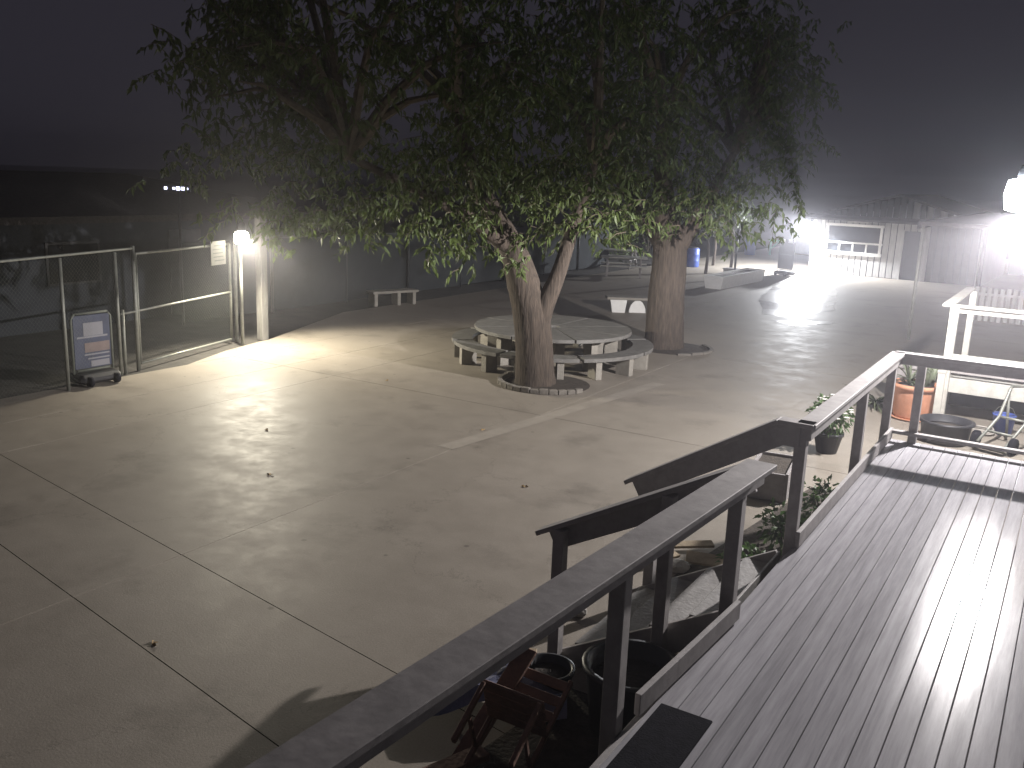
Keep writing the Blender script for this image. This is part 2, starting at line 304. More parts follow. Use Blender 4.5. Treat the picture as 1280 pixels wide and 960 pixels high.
# stairs and their sloping handrails
stair = thing('deck_stairs', (-2.4, 6.5, 0), 'shadowed wooden steps leading down from the deck opening to the yard', 'stairs')
for k in range(4):
    z = DZ - 0.17 * (k + 1); x = DX0 - 0.04 - 0.3 * (k + 0.5) - 0.02
    box('tread', (x + 2.4, 0, z - 0.02), (0.29, 1.26, 0.04), 'tread', stair)
    box('riser', (x + 2.4 + 0.135, 0, z + 0.065), (0.02, 1.24, 0.13), 'tread', stair)
for y in (-0.66, 0.66): beam_o('stringer', (0.66, y, 0.70), (-0.62, y, -0.02), 0.04, 0.22, 'wood', stair)
def stair_rail(label, y, xe, side, x_flat, posts):
    t = thing('stair_handrail', (-2.4, y, 0), label, 'railing'); X = lambda x: x + 2.4
    zt = DZ + HR; sl = (zt - 1.10) / (x_flat + 3.18)
    zz = lambda x: zt - sl * (x_flat - x) if x < x_flat else zt
    if x_flat < -1.8: beam_o('cap_board', (X(-1.60), 0, zt - 0.018), (X(x_flat), 0, zt - 0.018), 0.145, 0.036, 'wood', t)
    beam_o('cap_board', (X(x_flat), 0, zz(x_flat) - 0.018), (X(xe), 0, zz(xe) - 0.018), 0.145, 0.036, 'wood', t)
    beam_o('apron_board', (X(-1.7), side * 0.03, zz(-1.7) - 0.12), (X(x_flat), side * 0.03, zt - 0.12), 0.036, 0.17, 'wood', t) if x_flat < -1.8 else None
    beam_o('apron_board', (X(x_flat + .06), side * 0.029, zz(x_flat) - 0.105), (X(xe + 0.10), side * 0.03, zz(xe + 0.10) - 0.12), 0.036, 0.17, 'wood', t)
    for x in posts: beam_o('post', (X(x), -side * 0.036, 0.0), (X(x), -side * 0.036, zz(x) - 0.05), 0.09, 0.09, 'wood', t)
stair_rail('dark sloping stair handrail dropping from the tall post on the far side', 7.18, -3.16, -1, -1.88, (-2.9,))
stair_rail('dark sloping stair handrail nearest the long front railing with two posts', 5.78, -3.24, 1, -1.72, (-3.04, -2.2))

mt = box('door_mat', (-1.49, 3.3, DZ + 0.008), (0.30, 2.2, 0.014), 'rubber'); tag(mt, 'black rubber mat lying on the deck beside the near railing', 'mat')

# wall of the building that carries the camera
hw = thing('classroom_wall', (0.25, 5, 0), 'dark boarded building wall at the bottom right corner beside the deck', 'wall')
for k in range(18): box('wall_board', (-0.03 + random.uniform(-.002, .002), -6.2 + 0.62 * k, 1.85), (0.05, 0.605, 4.2), 'darksiding', hw)

# ------------------------------------------------------------------ lamps
def globe_lamp(name, label, c, r, h, glow, power, colr, housing=True, arm=None):
    t = thing(name, c, label, 'lamp')
    lathe_o('lamp_globe', [(r * 0.55, -h / 2), (r * 0.9, -h / 2 + 0.03), (r, 0), (r * 0.9, h / 2 - 0.03), (r * 0.55, h / 2)], glow, t)
    lathe_o('lamp_housing', [(r * 0.5, h / 2 + 0.004), (r * 0.62, h / 2 + 0.03), (r * 0.5, h / 2 + 0.16), (0.03, h / 2 + 0.2)], 'darkmetal', t)
    if arm: tube_o('lamp_arm', [(0, 0, h / 2 + 0.17), Vector(arm) * 0.5 + Vector((0, 0, h / 2 + 0.2)), Vector(arm) + Vector((0, 0, h / 2 + 0.12))], 0.025, 'galv', t, 8)
    return t
def lamp_light(name, c, power, colr, rad, spot=None, aim=None, blend=0.4, batwing=False):
    l = bpy.data.lights.new(name, 'SPOT' if spot else 'POINT'); l.energy = power; l.color = colr; l.shadow_soft_size = rad
    o = bpy.data.objects.new(name, l); col.objects.link(o); o.location = c
    if batwing:   # photometric distribution of a yard light: little straight down, most of it low and wide, nothing upward
        l.use_nodes = True; n = l.node_tree.nodes; L = l.node_tree.links; e = n['Emission']
        tc = n.new('ShaderNodeTexCoord'); sp = n.new('ShaderNodeSeparateXYZ'); L.new(tc.outputs['Normal'], sp.inputs[0])
        mr = n.new('ShaderNodeMath'); mr.operation = 'ABSOLUTE' if False else 'MULTIPLY'; mr.operation = 'MULTIPLY_ADD'; mr.inputs[1].default_value = -0.5; mr.inputs[2].default_value = 0.5; L.new(sp.outputs['Z'], mr.inputs[0])
        rp = n.new('ShaderNodeValToRGB'); L.new(mr.outputs[0], rp.inputs[0]); cr = rp.color_ramp
        cr.elements[0].position = 0.0; cr.elements[0].color = (.01, .01, .01, 1); cr.elements[1].position = 1.0; cr.elements[1].color = (.16, .16, .16, 1)
        for p, v in ((.44, .01), (.48, .05), (.50, .2), (.53, .75), (.60, 1.0), (.65, .72), (.70, .52), (.78, .30), (.88, .22)): x = cr.elements.new(p); x.color = (v, v, v, 1)
        L.new(rp.outputs[0], e.inputs['Strength'])
    if spot:
        l.spot_size = R(spot); l.spot_blend = blend; o.rotation_euler = Vector(aim).to_track_quat('-Z', 'Y').to_euler()
    return o
LB = Vector((-0.66, 13.35, 3.80))
globe_lamp('yard_lamp', 'glaring cool white yard lamp at the right edge of the photo above the deck end', LB - Vector((0.03, 0, 0.10)), 0.31, 0.42, 'glow_w', 0, 0, arm=(0.50, 0.1, 0))
lamp_light('yard_lamp_light', LB - Vector((0, 0, 0.34)), POWER_YARD, (1.0, 0.945, 0.93), 0.045, batwing=True)
pl = thing('lamp_pole', (-0.10, 13.3, 0), 'timber pole carrying the cool white yard lamp beyond the deck', 'pole')
tube_o('shaft', [(0, 0, 0), (0, 0, 4.25)], [0.07, 0.06], 'timber', pl, 14)
LA = Vector((-14.62, 13.1, 2.26))
globe_lamp('gate_lamp', 'glaring warm white lamp beside the gate on the left', LA, 0.15, 0.26, 'glow_y', 0, 0, arm=(-0.16, 0.1, 0))
lamp_light('gate_lamp_light', LA + Vector((0.17, -0.04, -0.1)), POWER_GATE, (1.0, 0.92, 0.74), 0.07, 152, (0.72, -0.02, -0.92), 0.4)
LC = Vector((-10.62, 41.75, 2.22))
t = thing('wall_lamp', LC, 'small black wall lamp on the left corner of the far pale shed', 'lamp')
box('lamp_housing', (0, 0.08, 0.06), (0.2, 0.22, 0.12), 'darkmetal', t)
box('lamp_lens', (-0.0, 0.06, -0.012), (0.16, 0.17, 0.02), 'glow_w', t, bev=0)
box('bracket', (0.14, 0.12, 0.05), (0.16, 0.05, 0.05), 'darkmetal', t)
lamp_light('wall_lamp_light', LC + Vector((-0.02, -0.08, -0.09)), POWER_SHED, (0.95, 0.97, 1.0), 0.08, 172, (-0.2, -0.3, -1), 0.2)

# ------------------------------------------------------------------ gate, fence and posts on the left
F0 = Vector((-14.27, 10.3, 0)); fd = Vector((-0.29, 1.0, 0)).normalized()
fp = lambda s, z=0.0: F0 + fd * s + Vector((0, 0, z))
def chain_mesh(name, s0, s1, z0, z1, parent, origin, sp=0.075, r=0.0010):
    V, F = [], []; n = Vector((-fd.y, fd.x, 0)); W, H = s1 - s0, z1 - z0
    def wire(a, b, off):
        k = len(V); d = (b - a).normalized(); u = n.cross(d) * r; q = n * r
        for p in (a, b):
            for e in (u, q, -u): V.append(tuple(p + e + n * off - origin))
        F.extend([(k, k + 1, k + 4, k + 3), (k + 1, k + 2, k + 5, k + 4), (k + 2, k, k + 3, k + 5)])
    i = -H
    while i < W:
        a0, b0 = max(i, 0), min(i + H, W)
        if b0 > a0:
            wire(fp(s0 + a0, z0 + a0 - i), fp(s0 + b0, z0 + b0 - i), 0.0)
            wire(fp(s0 + a0, z1 - (a0 - i)), fp(s0 + b0, z1 - (b0 - i)), 0.004)
        i += sp
    me = bpy.data.meshes.new(name); me.from_pydata(V, [], F); o = link_me(name, me, 'meshwire', parent); o['kind'] = 'stuff'; return o
gate = thing('chain_link_gate', F0, 'tall chain link gate of pale steel tube with a middle rail beside the gate lamp', 'gate')
lg = lambda s, z: tuple(fp(s, z) - F0)
tube_o('gate_post', [lg(0, 0), lg(0, 2.24)], 0.035, 'galv', gate)
tube_o('gate_stile', [lg(0.07, 0.12), lg(0.07, 2.1)], 0.022, 'galv', gate); tube_o('gate_stile', [lg(3.02, 0.1), lg(3.02, 2.1)], 0.028, 'galv', gate)
tube_o('top_rail', [lg(0.07, 2.1), lg(3.02, 2.1)], 0.024, 'galv', gate); tube_o('middle_rail', [lg(-0.42, 1.08), lg(3.02, 1.1)], 0.022, 'galv', gate)
tube_o('bottom_rail', [lg(0.07, 0.12), lg(3.02, 0.1)], 0.022, 'galv', gate); tube_o('gate_post', [lg(3.22, 0), lg(3.22, 2.2)], 0.036, 'galv', gate)
chain_mesh('wire_mesh', 0.09, 3.0, 0.12, 2.1, gate, F0)
fence = thing('chain_link_fence', fp(-3), 'dark chain link fence running off the left edge of the photo', 'fence')
lf = lambda s, z: tuple(fp(s, z) - fp(-3))
for s in (-0.47, -1.75, -4.2, -6.7, -9.2): tube_o('fence_post', [lf(s, 0), lf(s, 2.16)], 0.03, 'galv', fence)
tube_o('fence_post', [lf(-0.35, 0), lf(-0.35, 1.15)], 0.028, 'galv', fence)
tube_o('top_rail', [lf(-9.2, 2.18), lf(0, 2.2)], 0.022, 'galv', fence)
chain_mesh('wire_mesh', -9.2, -0.05, 0.05, 2.16, fence, fp(-3))
pp = thing('lamp_post', (-14.8, 13.22, 0), 'thin steel post carrying the warm gate lamp', 'post')
tube_o('shaft', [(0, 0, 0), (0, 0, 2.62)], 0.035, 'galv', pp)
tube_o('post_cap', [(0, 0, 2.62), (0, 0, 2.67)], [0.045, 0.02], 'galv', pp)
wp = thing('square_post', (-14.98, 13.95, 0), 'broad pale square post just right of the gate lamp', 'post')
box('shaft', (0, 0, 1.35), (0.18, 0.18, 2.7), 'weathered', wp, bev=0.01); box('post_cap', (0, 0, 2.72), (0.22, 0.22, 0.06), 'weathered', wp)
bs = thing('notice_sign', fp(2.55, 1.95) + Vector((0.06, 0.0, 0)), 'small pale notice board hung on the gate under the lamp', 'sign', math.atan2(fd.y, fd.x))
box('sign_panel', (0, 0, 0), (0.52, 0.015, 0.48), 'paper', bs)
for k in range(5): box('printed_line', (random.uniform(-.03, .03), -0.0095, 0.15 - 0.075 * k), (0.34, 0.003, 0.018), 'ink', bs, bev=0)

def poster_stand(loc, rz, label, seed, h=1.2, wd=0.72, dark=False):
    rnd = random.Random(seed); t = thing('poster_stand', loc, label, 'sign stand', rz, 'wheeled poster stands in the yard')
    lathe_prof = [(0.0, 0)]
    box('base', (0, 0, 0.12), (wd + 0.02, 0.5, 0.16), 'blackplastic', t, bev=0.05)
    for s in (-1, 1):
        bm = bmesh.new(); tube(bm, [(s * wd * 0.34 - 0.03, -0.26, 0.09), (s * wd * 0.34 + 0.03, -0.26, 0.09)], 0.085, 14); link('wheel', bm, 'rubber', t, True)
    for s in (-1, 1): tube_o('side_frame', [(s * wd / 2, 0, 0.2), (s * wd / 2, 0, h - 0.08), (s * (wd / 2 - 0.06), 0, h)], 0.022, 'meshwire' if not dark else 'darkmetal', t, 8)
    for z in (0.24, h): tube_o('cross_frame', [(-wd / 2 + 0.06, 0, z), (wd / 2 - 0.06, 0, z)], 0.022, 'meshwire' if not dark else 'darkmetal', t, 8)
    box('panel', (0, 0, (h + 0.24) / 2), (wd - 0.05, 0.03, h - 0.3), 'blackplastic' if dark else 'postersky', t)
    return t
ps = poster_stand((-13.98, 9.22, 0), math.atan2(0.831, -0.51) - math.pi / 2 + R(58), 'wheeled poster stand with a blue and white picture by the fence', 1)
for (nm, cx, cz, sx, sz, m) in (('print_block', 0.02, 0.93, 0.36, 0.22, 'posterwhite'), ('print_band', 0.0, 0.80, 0.56, 0.03, 'posterwhite'), ('print_block', 0.08, 0.62, 0.46, 0.16, 'posterbrown'), ('print_band', 0.07, 0.5, 0.46, 0.025, 'posterwhite'), ('print_band', 0.1, 0.43, 0.4, 0.025, 'posterwhite'), ('print_block', 0.12, 0.34, 0.34, 0.10, 'posterwhite')):
    box(nm, (cx, -0.0185, cz), (sx, 0.004, sz), m, ps, bev=0)
pd = poster_stand((-10.75, 39.3, 0), R(-25), 'black wheeled poster stand in the pool of white light by the far shed', 2, 1.5, 0.78, True)
for s in (-1, 1): box('top_clip', (s * 0.2, -0.02, 1.46), (0.2, 0.09, 0.12), 'white', pd)
box('panel_bar', (0, -0.019, 0.88), (0.7, 0.02, 0.04), 'darkmetal', pd)

# ------------------------------------------------------------------ left building beyond the fence
lb = thing('left_building', (-22, 8, 0), 'low dark building with a shallow dark roof beyond the left fence', 'building')
box('wall', (0.0, 0, 1.2), (6.0, 18, 2.4), 'darksiding', lb)
bm = bmesh.new()
pr = [(3.6, 2.35), (3.6, 2.5), (-1.0, 3.36), (-6.0, 2.5), (-6.0, 2.35), (-1.0, 3.2)]
a = [bm.verts.new((x, -11.5, z)) for x, z in pr]; b = [bm.verts.new((x, 8.6 if z > 3 else 11.6, z)) for x, z in pr]
bm.faces.new(a); bm.faces.new(b[::-1])
for k in range(6): bm.faces.new((a[k], a[(k + 1) % 6], b[(k + 1) % 6], b[k]))
link('roof', bm, 'shingle', lb)
for y in (-7, -3.4, 0.6, 4.2):
    wn = box('window', (3.01, y, 1.45), (0.06, 1.3, 0.95), 'darkmetal', lb); box('pane', (3.045, y, 1.45), (0.012, 1.18, 0.83), 'glass', wn)
box('door', (3.01, 7.2, 1.05), (0.06, 0.95, 2.1), 'darkmetal', lb)
ls = thing('strip_light', (-18.1, 14.31, 3.12), 'row of small bluish lights high beyond the fence left of the gate lamp', 'lamp', R(31))
box('lamp_housing', (0, 0.06, 0.0), (0.62, 0.08, 0.15), 'darkmetal', ls)
for x, s in ((-0.25, 0.06), (-0.06, 0.05), (0.04, 0.08), (0.15, 0.07), (0.25, 0.04)): box('led_cell', (x, 0.01, 0.0), (s, 0.03, s), 'glow_led', ls, bev=0)
tube_o('bracket_pole', [(0, 0.14, 0.05), (0, 0.14, -3.12)], 0.035, 'darkmetal', ls, 8)

# dark screened fence at the back left, with its panels
sf = thing('screen_fence', (-17.7, 24, 0), 'dark fabric screened fence behind the benches at the back left', 'fence')
for k in range(8):
    y = -10 + 2.8 * k
    box('screen_panel', (0.06 * (k % 2), y + 1.4, 0.98), (0.02, 2.72, 1.85), 'screen', sf, bev=0)
    tube_o('fence_post', [(0.05, y, 0), (0.05, y, 2.0)], 0.03, 'darkmetal', sf, 8)

# ------------------------------------------------------------------ trees
def tree(loc, label, stems, crown_c, crown_r, n_twig, zlow, extra=(), name='shade_tree', seed=1, r0=0.33):
    rnd = random.Random(seed); t = thing(name, loc, label, 'tree')
    bm = bmesh.new(); ends = []
    for pts, rad in stems:
        # subdivide smoothly
        P = [Vector(p) for p in pts]; Q, RR = [], []
        for i in range(len(P) - 1):
            n = 7
            for k in range(n):
                f = k / n; pm = P[max(i - 1, 0)]; p2 = P[min(i + 2, len(P) - 1)]
                Q.append(0.5 * ((2 * P[i]) + (P[i + 1] - pm) * f + (2 * pm - 5 * P[i] + 4 * P[i + 1] - p2) * f * f + (3 * P[i] - pm - 3 * P[i + 1] + p2) * f ** 3)); RR.append(rad[i] + (rad[i + 1] - rad[i]) * f)
        Q.append(P[-1]); RR.append(rad[-1])
        tube(bm, Q, RR, 44 if rad[0] > 0.3 else 14, True, 0.035); ends.append(P[-1])
    link('trunk', bm, 'bark', t, True)
    bm = bmesh.new(); cc = Vector(crown_c); cr = Vector(crown_r)
    limbs = []
    for k in range(26):
        a = rnd.uniform(0, 2 * math.pi); q = Vector((math.cos(a) * cr.x, math.sin(a) * cr.y, rnd.uniform(-0.55, 0.9) * cr.z)) * rnd.uniform(0.6, 0.92) + cc
        s = min(ends, key=lambda e: (e - q).length); m1 = s.lerp(q, 0.5) + Vector((rnd.uniform(-.3, .3), rnd.uniform(-.3, .3), rnd.uniform(0.2, 0.8)))
        pts = [s, s.lerp(m1, .5) + Vector((0, 0, .15)), m1, m1.lerp(q, .55) + Vector((0, 0, .1)), q]
        tube(bm, pts, [0.10, 0.08, 0.055, 0.035, 0.012], 6); limbs.append(pts)
    # leafy hanging twigs
    P, A, Ls, Ws = [], [], [], []
    spots = []
    for _ in range(n_twig):
        while True:
            v = Vector((rnd.uniform(-1, 1), rnd.uniform(-1, 1), rnd.uniform(-1, 1)))
            if 0.35 < v.length < 1: break
        q = Vector((v.x * cr.x, v.y * cr.y, v.z * cr.z)) + cc
        if rnd.random() < 0.45:  # gather round a limb end
            e = rnd.choice(limbs); q = e[4].lerp(e[3], rnd.random()) + Vector([rnd.gauss(0, .45) for _ in range(3)])
        lump = math.sin(q.x * 1.9 + seed) * math.sin(q.y * 1.7 + 2 * seed) * math.sin(q.z * 2.3)
        if lump < -0.22: continue
        if q.z < zlow + rnd.random() * 0.5: continue
        spots.append((q, rnd.uniform(0.4, 0.95)))
    for (c, rad, n) in extra:
        for _ in range(n): spots.append((Vector(c) + Vector([rnd.gauss(0, x) for x in rad]), rnd.uniform(0.35, 0.7)))
    cw, lw = Vector((0, 0, 3.7)), Vector((-14.62, 13.1, 2.26)); cl = (lw - cw).normalized()
    for q, ln in spots:
        wq = q + Vector(loc) - cw
        if (wq - cl * wq.dot(cl)).length < 0.42 and wq.dot(cl) > 9: continue   # the lamp hangs in a gap of the foliage
        d = Vector((rnd.gauss(0, .8), rnd.gauss(0, .8), -0.25)).normalized(); nl = int(5 + ln * 7)
        p = q.copy()
        tip = q + d * ln * 0.62 + Vector((0, 0, -ln * 0.16)); tube(bm, [q, q.lerp(tip, .5) + Vector((0, 0, .05)), tip], [0.008, 0.006, 0.003], 3, False)
        for k in range(nl):
            f = (k + 0.5) / nl; b = q.lerp(tip, f) + Vector((0, 0, .05 * math.sin(f * 3.1)))
            ax = (Vector((rnd.gauss(0, .6), rnd.gauss(0, .6), -0.62 + rnd.gauss(0, .35))) + d * .35).normalized()
            P.append(b); A.append(ax); Ls.append(rnd.uniform(0.08, 0.20)); Ws.append(rnd.uniform(0.045, 0.078))
    limb_o = link('branches', bm, 'twig', t)
    me = leaves_mesh(np.array(P), np.array(A), np.array(Ls), np.array(Ws)); link_me('crown', me, 'leaf', t)
    return t
RT = Vector((0.848, 0.53, 0))
def rp(base, lat, fwd, z): return tuple(RT * lat + Vector((-0.51, 0.83, 0)) * fwd + Vector((0, 0, z)))
B1 = (-8.2, 14.2, 0)
tree(B1, 'leaning forked shade tree in front of the round table', [
    ([rp(0, 0, 0, -0.05), rp(0, -.02, 0, .25), rp(0, -.10, 0, 1.1), rp(0, -.30, 0, 1.85), rp(0, -.55, .0, 2.5), rp(0, -1.2, .3, 3.6), rp(0, -1.6, .4, 4.8)], [0.40, 0.345, 0.325, 0.29, 0.22, 0.15, 0.07]),
    ([rp(0, -.04, 0, .8), rp(0, 0.04, -.06, 1.3), rp(0, .30, -.1, 2.0), rp(0, .5, 0, 2.7), rp(0, .9, .3, 4.0)], [0.24, 0.20, 0.14, 0.12, 0.06]),
    ([rp(0, -.5, 0, 2.4), rp(0, -1.5, -.6, 3.1), rp(0, -3.2, -1.2, 3.9)], [0.15, 0.11, 0.05])],
    rp(0, -1.9, 0.0, 5.5), (4.3, 4.3, 3.0), 2500, 2.95,
    extra=[(rp(0, -3.6, -.6, 3.05), (.7, .7, .22), 60), (rp(0, -2.2, -.6, 2.95), (.8, .6, .22), 55), (rp(0, -1.35, -1.0, 2.62), (.35, .4, .2), 14), (rp(0, 0.7, 0, 3.0), (.6, .5, .2), 36),
           (rp(0, -5.1, .2, 2.75), (.4, .5, .22), 26), (rp(0, -6.2, .2, 3.7), (.35, .4, .16), 22), (rp(0, -4.6, .2, 2.95), (.5, .5, .25), 30), (rp(0, -0.8, -.4, 2.5), (.4, .4, .2), 16), (rp(0, .2, -1.0, 3.65), (.9, .5, .3), 110), (rp(0, -1.4, -1.2, 3.55), (.9, .5, .3), 90)], seed=3)
B2 = (-7.9, 19.45, 0)
tree(B2, 'thick straight trunked shade tree right of the round table', [
    ([rp(0, 0, 0, -0.05), rp(0, 0, 0, .25), rp(0, -.02, 0, 1.2), rp(0, -.02, 0, 2.2), rp(0, -.25, 0, 3.4), rp(0, -.4, 0, 5)], [0.50, 0.43, 0.40, 0.37, 0.22, 0.1]),
    ([rp(0, 0, 0, 2.1), rp(0, .5, 0, 2.9), rp(0, 1.3, .3, 4.4)], [0.26, 0.18, 0.07]), ([rp(0, 0, 0, 2.1), rp(0, -.6, 0.3, 2.9), rp(0, -1.6, .6, 4.2)], [0.24, 0.16, 0.07])],
    rp(0, -0.2, 0.3, 5.4), (3.1, 3.6, 2.9), 1700, 2.95,
    extra=[(rp(0, 1.7, -.6, 3.3), (.5, .5, .45), 46), (rp(0, 2.5, -.3, 4.4), (.3, .4, .35), 26), (rp(0, -0.6, -.6, 3.0), (.6, .5, .22), 34), (rp(0, -2.0, -.2, 2.7), (.6, .6, .3), 30), (rp(0, 0.8, -1.0, 2.9), (.5, .5, .3), 26), (rp(0, 0, -1.2, 3.5), (1.0, .5, .3), 110)], seed=5)
def tree_ring(c, r, label, a0, a1, n=18, h=0.09):
    t = thing('tree_kerb', (*c, 0), label, 'kerb', 0, 'kerbed soil rings round the trees')
    bm = bmesh.new(); lathe(bm, [(r - 0.02, -0.005), (r - 0.03, 0.006), (0.2, 0.035)], 28); link('soil', bm, 'soil', t)
    for k in range(n):
        a, b = a0 + (a1 - a0) * k / n + 0.008, a0 + (a1 - a0) * (k + 1) / n - 0.008
        P = [(r * math.cos(a), r * math.sin(a)), ((r + .09) * math.cos(a), (r + .09) * math.sin(a)), ((r + .09) * math.cos(b), (r + .09) * math.sin(b)), (r * math.cos(b), r * math.sin(b))]
        prism_o('kerb_stone', P, 0.001, h + random.uniform(-.012, .012), 'kerb', t, .008)
tree_ring((-8.05, 14.35), 0.82, 'low kerb ring of dark soil at the foot of the leaning forked tree', R(150), R(345))
tree_ring((-7.72, 19.5), 0.86, 'low kerb ring of dark soil at the foot of the thick straight tree', R(-60), R(60), 6, 0.05)

# ------------------------------------------------------------------ round table with ring of benches
TC = Vector((-9.12, 16.4, 0))
tb = thing('round_table', TC, 'big round weathered picnic table between the two trees', 'table')
N = 8
for k in range(N):   # wedge shaped top sections
    a0, a1 = 2 * math.pi * k / N + .01, 2 * math.pi * (k + 1) / N - .01; rr = 1.62
    P = [(0.16 * math.cos(a0), .16 * math.sin(a0))] + [(rr * math.cos(a0 + (a1 - a0) * j / 4), rr * math.sin(a0 + (a1 - a0) * j / 4)) for j in range(5)] + [(0.16 * math.cos(a1), .16 * math.sin(a1))]
    prism_o('top_section', P, 0.63 + random.uniform(-.004, .004), 0.70, 'tabletop', tb, 0.006)
    am = (a0 + a1) / 2; box('leg', (1.22 * math.cos(am), 1.22 * math.sin(am), 0.315), (0.26, 0.16, 0.628), 'concrete', tb, am)
box('centre_leg', (0, 0, 0.315), (0.4, 0.4, 0.628), 'concrete', tb)
spots = ['left end by the lit ground', 'far left side', 'far side behind the table', 'far right side', 'right end towards the thick tree', 'front right side', 'front behind the leaning trunk', 'front left side']
Nb = 8; off = R(180)
for k in range(Nb):
    a0, a1 = off + 2 * math.pi * k / Nb + 0.02, off + 2 * math.pi * (k + 1) / Nb - 0.02
    am = (a0 + a1) / 2; ds = (math.degrees(am)) % 360
    view = Vector((math.cos(am), math.sin(am), 0)); lat = view.dot(RT); fwd = view.dot(Vector((-0.51, 0.83, 0)))
    if fwd > 0.3: wh = 'at the back of the round table'
    elif fwd < -0.3: wh = 'at the front of the round table'
    else: wh = 'at the side of the round table'
    wh += (', left part' if lat < -0.35 else ', right part' if lat > 0.35 else ', middle')
    lab = 'curved concrete bench segment ' + wh
    t = thing('curved_bench', TC + Vector((math.cos(am), math.sin(am), 0)) * 1.86, lab, 'bench', am, 'curved benches ringed round the table')
    ri, ro = 1.66, 2.08; hl = (a1 - a0) / 2
    P = [(ro * math.cos(-hl + 2 * hl * j / 6) - 1.86, ro * math.sin(-hl + 2 * hl * j / 6)) for j in range(7)] + [(ri * math.cos(hl - 2 * hl * j / 6) - 1.86, ri * math.sin(hl - 2 * hl * j / 6)) for j in range(7)]
    prism_o('seat', P, 0.355, 0.425, 'tabletop' if fwd > -0.9 else 'tabletop', t, 0.006)
    for s in (-0.55, 0.55): box('leg', (1.86 * math.cos(s * hl) - 1.86, 1.86 * math.sin(s * hl), 0.177), (0.32, 0.13, 0.353), 'concrete', t, s * hl)

def slab_bench(a, b, h, label, legs, wd=0.42, m='concrete', taper=0.0):
    a, b = Vector((*a, 0)), Vector((*b, 0)); d = b - a; t = thing('concrete_bench', ((a + b) / 2), label, 'bench', math.atan2(d.y, d.x)); L = d.length
    box('seat', (0, 0, h - 0.035), (L, wd, 0.07), m, t, bev=0.01)
    for x in legs:
        bm = bmesh.new(); bx(bm, (x * L, 0, (h - 0.072) / 2), (0.1, wd * 0.8, h - 0.074))
        for v in bm.verts:
            if v.co.z < 0.05: v.co.y *= 1 - taper
        link('leg', bm, m, t)
    return t
slab_bench((-16.75, 19.55), (-16.25, 20.95), 0.42, 'plain concrete bench on three legs at the back left edge of the yard', (-.42, .08, .42))
wb = slab_bench((-11.5, 23.75), (-10.5, 24.4), 0.44, 'white legged concrete bench behind the round table left of the thick trunk', (), 0.5)
bm = bmesh.new(); prof = [(-.50, .37), (-.02, .37), (-.07, 0), (-.43, 0)]
fa = [bm.verts.new((x, -.2, z)) for x, z in prof]; fb_ = [bm.verts.new((x, -.09, z)) for x, z in prof]; bm.faces.new(fa); bm.faces.new(fb_[::-1])
for k in range(4): bm.faces.new((fa[k], fa[(k + 1) % 4], fb_[(k + 1) % 4], fb_[k]))
link('leg', bm, 'white', wb)
bm = bmesh.new(); prof = [(.3 + .24 * math.cos(math.pi * k / 10), .36 * math.sin(math.pi * k / 10)) for k in range(11)]
fa = [bm.verts.new((x, -.12, z)) for x, z in prof]; fb_ = [bm.verts.new((x, .02, z)) for x, z in prof]; bm.faces.new(fa); bm.faces.new(fb_[::-1])
for k in range(11): bm.faces.new((fa[k], fa[(k + 1) % 11], fb_[(k + 1) % 11], fb_[k]))
link('leg', bm, 'white', wb)
t = thing('trough_planter', (-11.15, 34.1, 0), 'long low white concrete trough planter in the yard behind the thick trunk', 'planter', R(88))
bm = bmesh.new(); L2, W2 = 2.25, 0.36
for (h, s, ww) in ((0, 1, .3), (0.46, 1, .38)): pass
def trough(bm, L, wb, wt, h, th):
    o0 = [(-L, -wb, 0), (L, -wb, 0), (L, wb, 0), (-L, wb, 0)]; o1 = [(-L - .04, -wt, h), (L + .04, -wt, h), (L + .04, wt, h), (-L - .04, wt, h)]; i1 = [(-L + th, -wt + th, h), (L - th, -wt + th, h), (L - th, wt - th, h), (-L + th, wt - th, h)]; i0 = [(x, y, h - .12) for x, y, z in i1]
    rings = [[bm.verts.new(p) for p in q] for q in (o0, o1, i1, i0)]
    for a, b in zip(rings, rings[1:]):
        for k in range(4): bm.faces.new((a[k], a[(k + 1) % 4], b[(k + 1) % 4], b[k]))
    bm.faces.new(rings[0][::-1]); bm.faces.new(rings[3])
trough(bm, 2.2, .3, .38, .46, .07); link('trough', bm, 'white', t); box('soil', (0, 0, 0.365), (4.2, .6, .06), 'soil', t)
lathe_o('drain_plug', [(.05, 0), (.05, .02)], 'darkmetal', t, 10, (0, -0.0, 0.395))

# ------------------------------------------------------------------ far yard objects
t = thing('sign_post', (-11.9, 36.2, 0), 'thin dark upright post behind the white trough planter', 'post'); tube_o('shaft', [(0, 0, 0), (0, 0, 2.0)], 0.045, 'darkmetal', t, 8); box('post_foot', (0, 0, 0.02), (.2, .2, .04), 'darkmetal', t)
t = thing('wooden_crate', (-12.15, 36.5, 0), 'small dark wooden crate at the foot of the thin post', 'crate')
box('crate_body', (0, 0, .17), (.5, .45, .34), 'wood', t); box('crate_lid', (0, 0, .36), (.56, .5, .035), 'wood', t)
def barrel(loc, label, h=.85, r=.29):
    t = thing('plastic_barrel', loc, label, 'barrel', 0, 'blue barrels at the back of the yard')
    lathe_o('body', [(r * .9, 0), (r, .05), (r, h * .3), (r * 1.03, h * .33), (r, h * .36), (r, h * .64), (r * 1.03, h * .67), (r, h * .7), (r, h - .05), (r * .9, h)], 'blue', t, 24)
    lathe_o('lid', [(r * .84, h - .01), (r * .84, h + .035)], 'blackplastic', t, 20)
barrel((-15.5, 49.4, 0), 'blue plastic barrel standing on the brightly lit far ground')
barrel((-15.0, 39.6, 0), 'blue plastic barrel in shade just right of the thick trunk')
t = thing('pipe_frame', (-14.3, 50.5, 0), 'small pale teal frame standing behind the black poster stand', 'frame')
